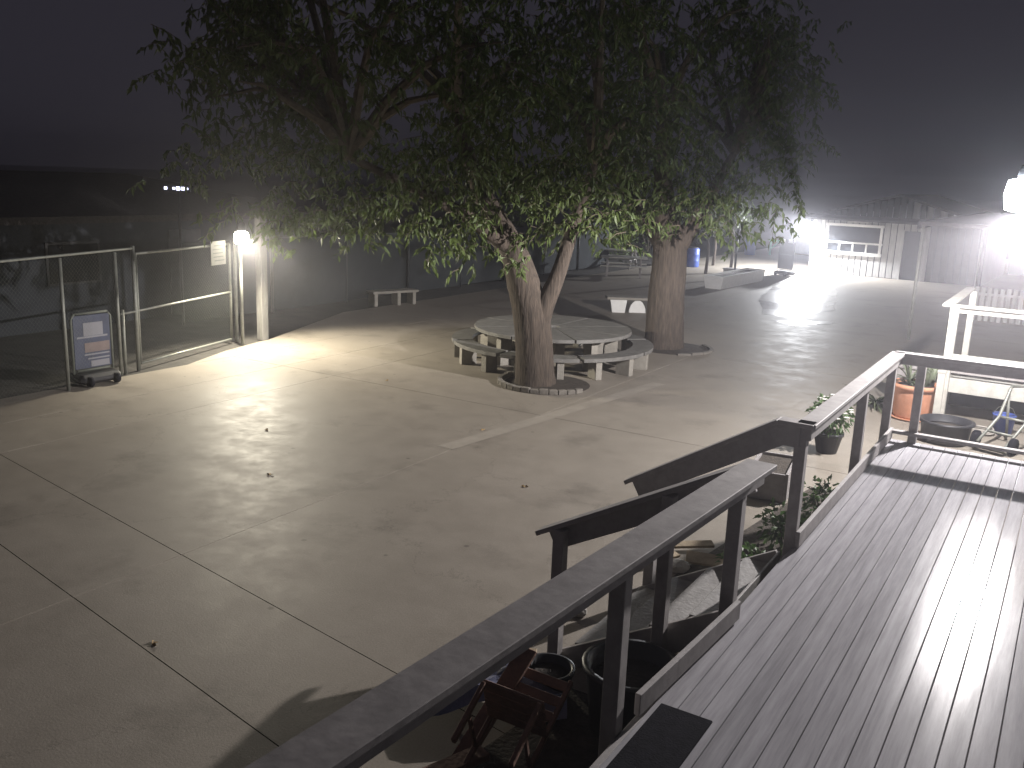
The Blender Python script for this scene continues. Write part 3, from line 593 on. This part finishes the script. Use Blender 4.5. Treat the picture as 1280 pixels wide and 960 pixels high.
for x in (-.42, .42): beam_o('leg', (x, 0, 0), (x, 0, .75), .09, .09, 'teal', t)
beam_o('top_bar', (-.5, 0, .79), (.5, 0, .79), .12, .08, 'teal', t); beam_o('brace', (-.38, 0, .35), (.0, 0, .73), .05, .05, 'teal', t)
t = thing('white_tank', (-13.6, 53.0, 0), 'white rectangular water tank left of the far shed corner', 'tank')
box('body', (0, 0, .65), (1.1, 1.1, 1.2), 'white', t, bev=.06); lathe_o('filler_cap', [(.18, 1.25), (.18, 1.33)], 'darkmetal', t, 14); box('pallet', (0, 0, .025), (1.2, 1.2, .05), 'timber', t)
ff = thing('wire_fence', (-16, 55, 0), 'distant wire fence with thin posts at the back of the yard', 'fence')
for k in range(9): tube_o('fence_post', [(-9 + 2.2 * k, 0.12 * k, 0), (-9 + 2.2 * k, 0.12 * k, 1.5)], 0.04, 'galv', ff, 6)
for z in (0.5, 1.0, 1.42): tube_o('fence_wire', [(-9, 0, z), (8.6, .96, z)], 0.012, 'galv', ff, 5)
def young_tree(loc, label, h, seed, spread=.7):
    rnd = random.Random(seed); t = thing('young_tree', loc, label, 'tree', 0, 'young trees at the back of the yard'); bm = bmesh.new()
    tube(bm, [(0, 0, 0), (.04, .02, h * .35), (-.03, .05, h * .7), (.05, 0, h)], [.075, .06, .045, .02], 8)
    for k in range(8):
        a = rnd.uniform(0, 6.28); z = h * rnd.uniform(.55, .95); tube(bm, [(0, 0, z), (math.cos(a) * spread * .5, math.sin(a) * spread * .5, z + .35), (math.cos(a) * spread, math.sin(a) * spread, z + .3)], [.025, .018, .006], 5)
    link('trunk', bm, 'bark', t, True); P, A = [], []
    for _ in range(500):
        v = Vector([rnd.gauss(0, 1) for _ in range(3)]); v = v.normalized() * rnd.uniform(.4, 1)
        P.append((v.x * spread * 1.2, v.y * spread * 1.2, h + v.z * .8)); A.append(Vector((rnd.gauss(0, .5), rnd.gauss(0, .5), -.8)).normalized())
    me = leaves_mesh(np.array(P), np.array(A), rng.uniform(.12, .2, len(P)), rng.uniform(.05, .08, len(P))); link_me('crown', me, 'leaf', t)
young_tree((-12.75, 38.2, 0), 'slim young tree with a pale trunk left of the thin dark post', 2.6, 1)
young_tree((-14.6, 41.2, 0), 'slim young tree beside the shaded blue barrel', 2.3, 2)
young_tree((-13.4, 37.0, 0), 'slanting young tree between the barrel and the thin post', 2.4, 3)
def picnic(loc, rz, label):
    t = thing('picnic_table', loc, label, 'table', rz, 'picnic tables far back in the yard')
    for k in range(4): box('top_plank', (0, -.3 + .2 * k, .74), (1.8, .19, .04), 'palewood', t)
    for s in (-1, 1):
        box('bench_plank', (0, s * .7, .44), (1.8, .26, .04), 'palewood', t)
        for q in (-1, 1): beam_o('leg', (s * .65, q * .62, 0), (s * .65, q * .2, .72), .08, .05, 'wood', t)
        beam_o('cross_bar', (s * .65, -.78, .4), (s * .65, .78, .4), .05, .08, 'wood', t)
picnic((-15.4, 33.2, 0), R(25), 'faint pale picnic table left of the thick trunk in the dark back yard')
picnic((-17.2, 36.5, 0), R(10), 'fainter picnic table farther behind in the dark back yard')
def shrub(loc, r, h, n, label, seed):
    rnd = random.Random(seed); t = thing('dark_shrub', loc, label, 'shrub', 0, 'dark shrubs along the back fence'); P, A = [], []
    for _ in range(n):
        v = Vector([rnd.gauss(0, 1) for _ in range(3)]).normalized() * rnd.uniform(.5, 1) ** .6
        P.append((v.x * r, v.y * r, abs(v.z) * h + .05)); A.append(Vector((v.x + rnd.gauss(0, .6), v.y + rnd.gauss(0, .6), rnd.gauss(0.1, .5))).normalized())
    me = leaves_mesh(np.array(P), np.array(A), rng.uniform(.15, .26, n), rng.uniform(.06, .1, n)); link_me('foliage', me, 'leaf', t)
    bm = bmesh.new()
    for k in range(6):
        a = k * 1.05; tube(bm, [(0, 0, 0), (math.cos(a) * r * .3, math.sin(a) * r * .3, h * .5), (math.cos(a) * r * .7, math.sin(a) * r * .7, h * .8)], [.03, .02, .008], 5)
    link('stem', bm, 'twig', t)
SL = ('dark shrub above the screened fence right of the leaning tree trunk', 'dark tall shrub behind the two picnic tables', 'dark shrub left of the shaded blue barrel', 'widest dark shrub at the far back fence', 'dark shrub beside the far end of the wire fence', 'dark shrub behind the plain three legged bench')
for k, (x, y, r, h) in enumerate(((-19.5, 28, 1.6, 2.2), (-20.5, 33, 1.9, 2.7), (-19.5, 39, 1.8, 2.3), (-20, 46, 2, 2.9), (-21.5, 52, 2.2, 2.6), (-19.8, 22, 1.5, 2.4))):
    shrub((x, y, 0), r, h, 900, SL[k], 20 + k)

# far shed
fb = thing('far_shed', (-7.0, 42.1, 0), 'pale board sided shed with a wide window and low gable roof at the back right', 'building', R(-2))
xl, xr = -3.4, 3.5; n = 26; bw = (xr - xl) / n
WX0, WX1, WZ0, WZ1 = -2.84, -0.56, 0.95, 2.16
DXa, DXb = 0.35, 1.15
def gable(x): return 2.42 + 1.02 * (1 - abs(x - .05) / 3.6)
for k in range(n):
    x = xl + bw * (k + .5); hi = gable(x); segs = [(0.02, hi)]
    if WX0 < x < WX1: segs = [(0.02, WZ0), (WZ1, hi)]
    elif DXa < x < DXb: segs = [(2.05, hi)]
    sm = 'siding' if x < 1.5 else 'shadesiding'  # boards towards the right end take the shade in their colour
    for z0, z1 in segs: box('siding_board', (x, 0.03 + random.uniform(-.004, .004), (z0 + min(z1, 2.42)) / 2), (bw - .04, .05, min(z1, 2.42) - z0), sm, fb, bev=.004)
    if hi > 2.5: box('gable_board', (x, 0.02, (2.43 + hi) / 2), (bw - .04, .05, hi - 2.43), 'siding' if x > .4 and k % 2 else 'shadesiding', fb, bev=.004)  # gable shade and its few lit boards are painted in
box('backing_wall', (.05, 0.09, 1.2), (xr - xl, .05, 2.4), 'darksiding', fb, bev=0)
box('side_wall', (xl + .03, 4.0, 1.2), (.06, 7.8, 2.4), 'siding', fb); box('side_wall', (xr - .03, 4.0, 1.2), (.06, 7.8, 2.4), 'siding', fb)
box('corner_board', (xl - .02, -.02, 1.2), (.14, .07, 2.4), 'white', fb); box('corner_board', (xl + .34, -.012, 1.2), (.12, .05, 2.4), 'white', fb)
cxw, czw = (WX0 + WX1) / 2, (WZ0 + WZ1) / 2
bm = bmesh.new()
for z, hh in ((WZ0, .13), (WZ1, .11), (WZ0 + .46, .07)): bx(bm, (cxw, -.03, z), (WX1 - WX0 + .16, .09, hh))
for x in (WX0, WX1): bx(bm, (x, -.028, czw), (.1, .085, WZ1 - WZ0))
for k in (1, 2, 3): bx(bm, (WX0 + (WX1 - WX0) * k / 4, -.02, WZ0 + .24), (.06, .06, .42))
win = link('window', bm, 'white', fb)
box('pane', (cxw, .035, WZ0 + .82), (WX1 - WX0 - .06, .012, .72), 'glass', win, bev=0)
for k in range(4): box('pane', (WX0 + (WX1 - WX0) * (k + .5) / 4, .034, WZ0 + .24), ((WX1 - WX0) / 4 - .06, .012, .4), 'glass', win, bev=0)
box('window_hood', (cxw + .2, -.1, WZ1 + .16), (.85, .16, .08), 'wood', fb)
box('door', ((DXa + DXb) / 2, .02, 1.02), (DXb - DXa - .03, .05, 2.02), 'darksiding', fb); box('door_frame', (DXa - .03, -.01, 1.05), (.07, .07, 2.1), 'siding', fb); box('door_frame', (DXb + .03, -.01, 1.05), (.07, .07, 2.1), 'siding', fb)
bm = bmesh.new()
for s in (-1, 1):
    xe = .05 + s * 3.85; P = [(.05, 3.46), (xe, 2.36), (xe, 2.46), (.05, 3.57)]
    a = [bm.verts.new((x, -.45, z)) for x, z in P]; b = [bm.verts.new((x, 8.2, z)) for x, z in P]
    bm.faces.new(a); bm.faces.new(b[::-1])
    for k in range(4): bm.faces.new((a[k], a[(k + 1) % 4], b[(k + 1) % 4], b[k]))
link('roof', bm, 'shingle', fb)
box('pent_roof', (.05, -.4, 2.47), (7.5, .95, .09), 'shingle', fb, rx=R(8))

# covered walkway on steel poles
wk = thing('covered_walkway', (-2.3, 33, 0), 'dark flat walkway roof on thin steel poles at the right of the far shed', 'shelter')
box('roof', (0.45, 0, 2.93), (3.5, 16.4, .1), 'shingle', wk)
box('fascia', (-1.33, 0, 2.9), (.04, 16.4, .2), 'darksiding', wk)
tube_o('pole', [(-1.24, -7.95, 0), (-1.24, -7.95, 2.88)], .04, 'galv', wk); tube_o('pole', [(-1.8 + .55, 7.6, 0), (-1.25, 7.6, 2.88)], .045, 'galv', wk)
tube_o('pole', [(2.0, -7.95, 0), (2.0, -7.95, 2.88)], .04, 'galv', wk); tube_o('pole', [(2.0, 7.6, 0), (2.0, 7.6, 2.88)], .04, 'galv', wk)
pf = thing('picket_fence', (-2.6, 30.5, 0), 'short dim picket fence under the covered walkway', 'fence')
for k in range(22): box('picket', (.17 * k, random.uniform(-.01, .01), .5 + random.uniform(-.02, .02)), (.11, .02, 1.0), 'siding', pf)
for z in (.3, .8): box('rail', (1.8, .03, z), (3.8, .035, .08), 'siding', pf)
rb = thing('right_building', (2.5, 50, 0), 'dim grey blue building wall behind the covered walkway on the right', 'building')
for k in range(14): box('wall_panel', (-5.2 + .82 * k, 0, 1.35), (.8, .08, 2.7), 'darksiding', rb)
box('roof', (0, 3, 2.8), (12.4, 7.4, .16), 'shingle', rb)

# ------------------------------------------------------------------ second landing beyond the deck
ld = thing('side_landing', (-0.2, 17.0, 0), 'pale wooden landing with rails beyond the far end of the deck', 'landing')
box('floor_board', (0, -.35, .70), (3.0, .29, .04), 'palewood', ld); box('floor_board', (0, -.05, .70), (3.0, .29, .04), 'palewood', ld); box('floor_board', (0, .25, .70), (3.0, .29, .04), 'palewood', ld); box('floor_board', (0, .55, .70), (3.0, .29, .04), 'palewood', ld)
box('rim_board', (0.0, -.53, .60), (3.0, .045, .24), 'palewood', ld)
beam_o('cap_board', (-1.66, -.62, 1.92), (1.9, -.62, 1.92), .16, .04, 'palewood', ld)
beam_o('cap_board', (-1.58, -.54, 1.925), (-1.58, 2.6, 1.925), .16, .04, 'palewood', ld)
beam_o('apron_board', (-1.55, -.6, 1.85), (1.9, -.6, 1.85), .04, .09, 'palewood', ld)
beam_o('middle_rail', (-1.5, -.6, 1.06), (1.9, -.6, 1.06), .04, .14, 'palewood', ld)
beam_o('middle_rail', (-1.5, -.6, .84), (1.9, -.6, .84), .04, .05, 'wood', ld)
for x in (-1.47, 1.6): beam_o('post', (x, -.66, 0), (x, -.66, 1.89), .13, .13, 'palewood', ld)
for x in (-1.45, 1.4): beam_o('post', (x, .8, 0), (x, .8, .67), .1, .1, 'wood', ld)
beam_o('post', (-1.5, 2.4, 0), (-1.5, 2.4, 1.89), .11, .11, 'palewood', ld)
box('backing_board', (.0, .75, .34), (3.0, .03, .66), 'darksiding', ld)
ts = thing('timber_stake', (-1.68, 15.9, 0), 'pale upright timber stake beside the terracotta pot', 'stake'); box('shaft', (0, 0, .44), (.11, .06, .88), 'palewood', ts); box('stake_cap', (0, 0, .9), (.13, .08, .04), 'palewood', ts)

# pots and plants near the deck end
def blades(bm, n, L, wd, rnd, up=0.8, c=(0, 0, 0)):
    for k in range(n):
        a = rnd.uniform(0, 6.28); e = rnd.uniform(.25, up); d = Vector((math.cos(a), math.sin(a), 0)); s = Vector((-d.y, d.x, 0)); l = L * rnd.uniform(.7, 1.1); pts = []
        for j in range(5):
            f = j / 4; p = Vector(c) + d * l * f * (.35 + .5 * f) + Vector((0, 0, l * (e * f * 1.5 - .55 * f * f))); w_ = wd * (1 - f) ** .7 * .5 + .002
            pts.append((bm.verts.new(p + s * w_), bm.verts.new(p - Vector((0, 0, w_ * .7))), bm.verts.new(p - s * w_)))
        for q, r in zip(pts, pts[1:]):
            bm.faces.new((q[0], q[1], r[1], r[0])); bm.faces.new((q[1], q[2], r[2], r[1]))
tp = thing('terracotta_pot', (-2.08, 16.2, 0), 'large terracotta pot holding a spiny plant behind the deck corner post', 'plant pot')
lathe_o('pot', [(.25, 0), (.27, .03), (.30, .08), (.345, .5), (.35, .52), (.39, .53), (.40, .60), (.36, .605), (.34, .56), (.0, .55)], 'terracotta', tp, 32)
lathe_o('saucer', [(.30, .0), (.36, .035), (.34, .04), (.2, .012)], 'terracotta', tp, 28); lathe_o('soil', [(.33, .555), (.1, .57)], 'soil', tp, 24)
rnd = random.Random(4); bm = bmesh.new(); blades(bm, 30, .55, .05, rnd, 1.0, (-.1, 0, .56)); link('spiny_leaves', bm, 'aloe', tp)
for q, (x, hgt) in enumerate(((.14, .52), (.22, .38), (.05, .42))): tube_o('cactus_stem', [(x, .02 * q, .55), (x + .02, 0, .55 + hgt * .6), (x + .06, 0, .55 + hgt)], [.055, .06, .03], 'aloe', tp, 9)
bm = bmesh.new()
for k in range(12):
    p = Vector((.2 + rnd.gauss(0, .1), rnd.gauss(0, .1), .98 + rnd.gauss(0, .06))); bmesh.ops.create_icosphere(bm, subdivisions=1, radius=rnd.uniform(.015, .03), matrix=Matrix.Translation(p))
link('red_flowers', bm, 'red', tp)
t2 = thing('slatted_planter', (-2.3, 17.5, 0), 'small weathered planter box above and behind the terracotta pot', 'planter')
for k in range(4): box('slat', (0, -.2, .12 + .2 * k), (.5, .03, .17), 'wood', t2)
for k in range(4): box('slat', (.25, 0, .12 + .2 * k), (.03, .4, .17), 'wood', t2)
for x in (-.22, .22): box('leg', (x, -.17, .42), (.05, .05, .84), 'wood', t2)
box('soil', (0, .0, .76), (.46, .38, .06), 'soil', t2)
tub = thing('black_tub', (-1.42, 14.95, 0), 'wide black round tub on the white lit ground beyond the deck', 'tub'); lathe_o('tub_body', [(.30, 0), (.33, .05), (.36, .30), (.40, .31), (.40, .34), (.35, .345), (.33, .22), (.05, .2)], 'blackplastic', tub, 30); lathe_o('soil', [(.33, .24), (.05, .27)], 'soil', tub, 20)
al = thing('aloe_plant', (-2.75, 16.7, 0), 'spiky pale agave with drooping blades left of the terracotta pot', 'plant'); bm = bmesh.new(); blades(bm, 34, .75, .07, random.Random(9), .7); link('blades', bm, 'aloe', al)
def flower_bush(loc, label, r, h, n, flowers, seed, potted=True):
    rnd = random.Random(seed); t = thing('leafy_plant', loc, label, 'plant'); z0 = 0.0
    if potted: lathe_o('pot', [(.14, 0), (.2, .26), (.215, .26), (.215, .3), (.19, .3), (.17, .25), (.03, .24)], 'blackplastic', t, 20); z0 = .25
    P, A = [], []
    for _ in range(n):
        v = Vector([rnd.gauss(0, 1) for _ in range(3)]).normalized() * rnd.uniform(.3, 1); P.append((v.x * r, v.y * r, z0 + h * .55 + v.z * h * .5)); A.append((v + Vector([rnd.gauss(0, .5) for _ in range(3)])).normalized())
    link_me('foliage', leaves_mesh(np.array(P), np.array(A), rng.uniform(.06, .12, n), rng.uniform(.03, .06, n)), 'plant', t)
    bm = bmesh.new()
    for k in range(7): a = k * .9; tube(bm, [(0, 0, z0), (math.cos(a) * r * .5, math.sin(a) * r * .5, z0 + h * .6)], [.012, .006], 5)
    link('stem', bm, 'twig', t)
    if flowers:
        bm = bmesh.new()
        for k in range(flowers):
            v = Vector([rnd.gauss(0, 1), rnd.gauss(0, 1), abs(rnd.gauss(0, 1))]).normalized(); p = Vector((v.x * r, v.y * r, z0 + h * .55 + v.z * h * .52))
            for j in range(5): a = j * 1.256; bx(bm, p + Vector((math.cos(a), math.sin(a), .3)) * .022, (.03, .02, .006), a)
        link('flowers', bm, 'petal', t)
flower_bush((-2.75, 13.2, 0), 'bushy green plant with white flowers below the deck edge railing', .28, .55, 420, 26, 1)
flower_bush((-2.25, 8.0, 0), 'dark leafy plant in shade just beyond the stairs', .26, .42, 240, 0, 2, False)
flower_bush((-2.2, 9.1, 0), 'dark leafy plant in the soil bed midway along the deck edge', .28, .5, 280, 0, 6, False)
flower_bush((-2.1, 10.2, 0), 'dark leafy plant in the soil bed below the deck corner', .28, .5, 280, 0, 7, False)
t = thing('planter_box', (-2.9, 11.0, 0), 'dark wooden planter box on the ground below the deck edge', 'planter', R(8))
for s in (-1, 1): box('side_plank', (s * .22, 0, .19), (.035, .9, .36), 'wood', t); box('end_plank', (0, s * .44, .19), (.42, .035, .34), 'wood', t)
box('soil', (0, 0, .3), (.4, .84, .05), 'soil', t)
# hand truck of bent tube
ht = thing('hand_truck', (-0.62, 15.2, 0), 'tubular steel hand truck lying back on the white ground at the right edge', 'hand truck', R(-20))
for s in (-.2, .2): tube_o('frame_tube', [(s, -.45, .12), (s, .15, .42), (s, .38, .80), (s, .42, .86)], .024, 'galv', ht, 9)
tube_o('handle', [(-.2, .42, .86), (0, .44, .9), (.2, .42, .86)], .026, 'galv', ht, 9); tube_o('cross_bar', [(-.2, .15, .42), (.2, .15, .42)], .02, 'galv', ht, 8); tube_o('cross_bar', [(-.2, -.2, .25), (.2, -.2, .25)], .02, 'galv', ht, 8)
for s in (-.2, .2): tube_o('rear_leg', [(s, .36, .78), (s + .02, .46, .02)], .022, 'galv', ht, 8)
box('toe_plate', (0, -.5, .06), (.46, .2, .015), 'galv', ht, rx=R(-25))
for s in (-.27, .27):
    bm = bmesh.new(); tube(bm, [(s - .03, -.36, .13), (s + .03, -.36, .13)], .13, 18); link('wheel', bm, 'rubber', ht, True)
bk = thing('blue_bucket', (-0.72, 16.1, 0), 'small blue bucket under the landing at the right edge', 'bucket'); lathe_o('bucket_body', [(.13, 0), (.165, .3), (.175, .3), (.175, .32), (.15, .32), (.12, .05), (.02, .04)], 'blue', bk, 20); tube_o('bucket_handle', [(-.17, 0, .3), (-.1, .0, .42), (0, 0, .46), (.1, 0, .42), (.17, 0, .3)], .006, 'galv', bk, 6)
t = thing('grey_hose', (-1.0, 15.9, 0), 'coiled grey hose on the lit ground before the landing', 'hose'); bm = bmesh.new(); pts = []
for k in range(80): a = k * .25; pts.append((.2 * math.cos(a) * (1 - k * .002), .2 * math.sin(a) * (1 - k * .002), .015 + .001 * k)); 
tube(bm, pts, .013, 6); link('hose_coil', bm, 'stone', t, True)

# things stored below the near railing
def tubpot(loc, r, h, label):
    t = thing('black_tub', loc, label, 'tub'); lathe_o('tub_body', [(r * .8, 0), (r * .85, .03), (r, h - .04), (r * 1.08, h - .03), (r * 1.08, h), (r * .95, h), (r * .9, h * .75), (.04, h * .72)], 'blackplastic', t, 30); lathe_o('soil', [(r * .88, h * .76), (.05, h * .8)], 'soil', t, 20)
tubpot((-2.2, 5.3, 0), .32, .5, 'big black round tub beneath the near railing beside the stairs')
tubpot((-2.85, 5.3, 0), .18, .26, 'smaller black tub at the foot of the nearest stair handrail post')
t = thing('wooden_chair', (-2.6, 4.1, 0), 'red brown wooden chair tipped over in shade under the near railing', 'chair', R(25)); t.rotation_euler = (R(-62), R(6), R(8)); t.location.z = .22
for k in range(4): box('seat_slat', (0, -.16 + .105 * k, .43), (.42, .095, .022), 'redwood', t)
for x in (-.19, .19): beam_o('leg', (x, .2, 0), (x, .26, .88), .045, .03, 'redwood', t); beam_o('leg', (x, -.2, 0), (x, -.2, .415), .045, .03, 'redwood', t); beam_o('side_rail', (x, -.2, .2), (x, .2, .2), .02, .03, 'redwood', t)
for z in (.58, .70, .82): beam_o('back_slat', (-.19, .235, z), (.19, .235, z), .02, .07, 'redwood', t)
t = thing('leaning_board', (-2.88, 4.66, 0), 'long red brown plank leaning in shade beside the tipped chair', 'board'); beam_o('board_face', (-.05, -.34, .02), (.02, .36, .52), .14, .028, 'redwood', t)
t = thing('blue_tarp', (-3.1, 5.0, 0), 'crumpled grey blue tarp lying in the shadow left of the leaning plank', 'tarp', R(30))
bm = bmesh.new(); vs = {}
for i in range(17):
    for j in range(11):
        x, y = -.5 + i / 16, -.28 + .056 * j; z = .24 * math.exp(-((x * 1.8) ** 2 + (y * 3) ** 2)) + .05 * math.sin(9 * x + 4 * y) * math.sin(11 * y + 1) + .05; vs[i, j] = bm.verts.new((x, y, max(.006, z)))
for i in range(16):
    for j in range(10): bm.faces.new((vs[i, j], vs[i + 1, j], vs[i + 1, j + 1], vs[i, j + 1]))
link('tarp_sheet', bm, 'tarp', t)
for k, (x, y, rz, m, lb2) in enumerate(((-3.05, 3.95, 35, 'timber', 'pale timber offcut lying flat left of the red brown board'), (-2.75, 3.75, 10, 'wood', 'grey timber offcut lying nearest the bottom edge of the photo'), (-2.9, 4.15, 70, 'redwood', 'short dark red timber offcut across the other offcuts'))):
    o = box('timber_offcut', (x, y, .03 + .055 * (k == 2)), (.75 - .1 * k, .13, .05), m, None, R(rz)); tag(o, lb2, 'timber', 'timber offcuts under the near railing')
for k, (x, y, s, lb2) in enumerate(((-2.95, 8.0, .14, 'grey stone beside the foot of the far stair handrail'), (-3.3, 6.6, .1, 'small stone on the ground before the lowest stair'), (-2.4, 7.75, .12, 'flat stone in shadow under the far stair handrail'))):
    bm = bmesh.new(); bmesh.ops.create_icosphere(bm, subdivisions=2, radius=1); rr = random.Random(k)
    for v in bm.verts: v.co = Vector((v.co.x * s, v.co.y * s * .8, (v.co.z + .7) * s * .5)) * (1 + .12 * rr.uniform(-1, 1))
    o = link('stone', bm, 'stone'); o.location = (x, y, 0); tag(o, lb2, 'stone', 'stones near the stairs')
for k, (x, y, l, wd, rz, tx, lb2) in enumerate(((-3.02, 8.55, .5, .1, 40, 14, 'pale weathered board lying farthest along the soil bed'), (-2.72, 8.25, .42, .16, 15, 20, 'short pale board propped at a slant by the far stair handrail'), (-3.15, 8.0, .55, .09, 65, 8, 'narrow pale board lying across the edge of the soil bed'), (-2.35, 7.62, .3, .22, 30, 12, 'squarish pale board close below the tall deck post'), (-3.42, 5.62, .5, .12, 20, 5, 'pale board on the ground outside the nearest handrail post'))):
    o = box('scrap_board', (0, 0, 0), (l, wd, .03), 'timber'); o.location = (x, y, .075 + .5 * wd * math.sin(R(tx)) - .02); o.rotation_euler = (R(tx), 0, R(rz)); tag(o, lb2, 'board', 'scrap boards beside the stairs')
# fallen leaves on the yard
for k, (x, y, lb2) in enumerate(((-5.77, 4.15, 'single dry leaf on the concrete between the two dark joints at the lower left'), (-8.1, 7.6, 'dry leaf on the open concrete left of centre'), (-7.2, 11.0, 'dry leaf on the concrete in front of the leaning tree'), (-9.6, 9.0, 'dry leaf near the bright patch below the gate lamp'), (-5.4, 9.2, 'dry leaf on the open concrete right of centre'), (-10.4, 12.6, 'dry leaf on the concrete left of the round table'))):
    me = leaves_mesh(np.array([[0, 0, .006]] * 3), np.array([Vector((math.cos(a), math.sin(a), .12)).normalized() for a in (k, k + 1.1, k + 2.2)]), np.full(3, .055), np.full(3, .035), .05)
    o = link_me('fallen_leaf', me, 'deadleaf'); o.location = (x, y, 0.001); tag(o, lb2, 'leaf', 'dry leaves fallen on the concrete')

# ------------------------------------------------------------------ volume added to imitate veiling lens glare round the lamps
if GLARE_HAZE > 0:
    m = bpy.data.materials.new('glare_haze'); m.use_nodes = True; n = m.node_tree.nodes; n.remove(n['Principled BSDF'])
    v = n.new('ShaderNodeVolumePrincipled'); v.inputs['Color'].default_value = (0.86, 0.85, 0.93, 1); v.inputs['Density'].default_value = GLARE_HAZE; v.inputs['Anisotropy'].default_value = 0.84
    m.node_tree.links.new(v.outputs[0], n['Material Output'].inputs['Volume'])
    o = prism_o('glare_haze', [(-420, -320), (420, -320), (420, 620), (-420, 620)], -1.6, 12.0, m); o['kind'] = 'stuff'
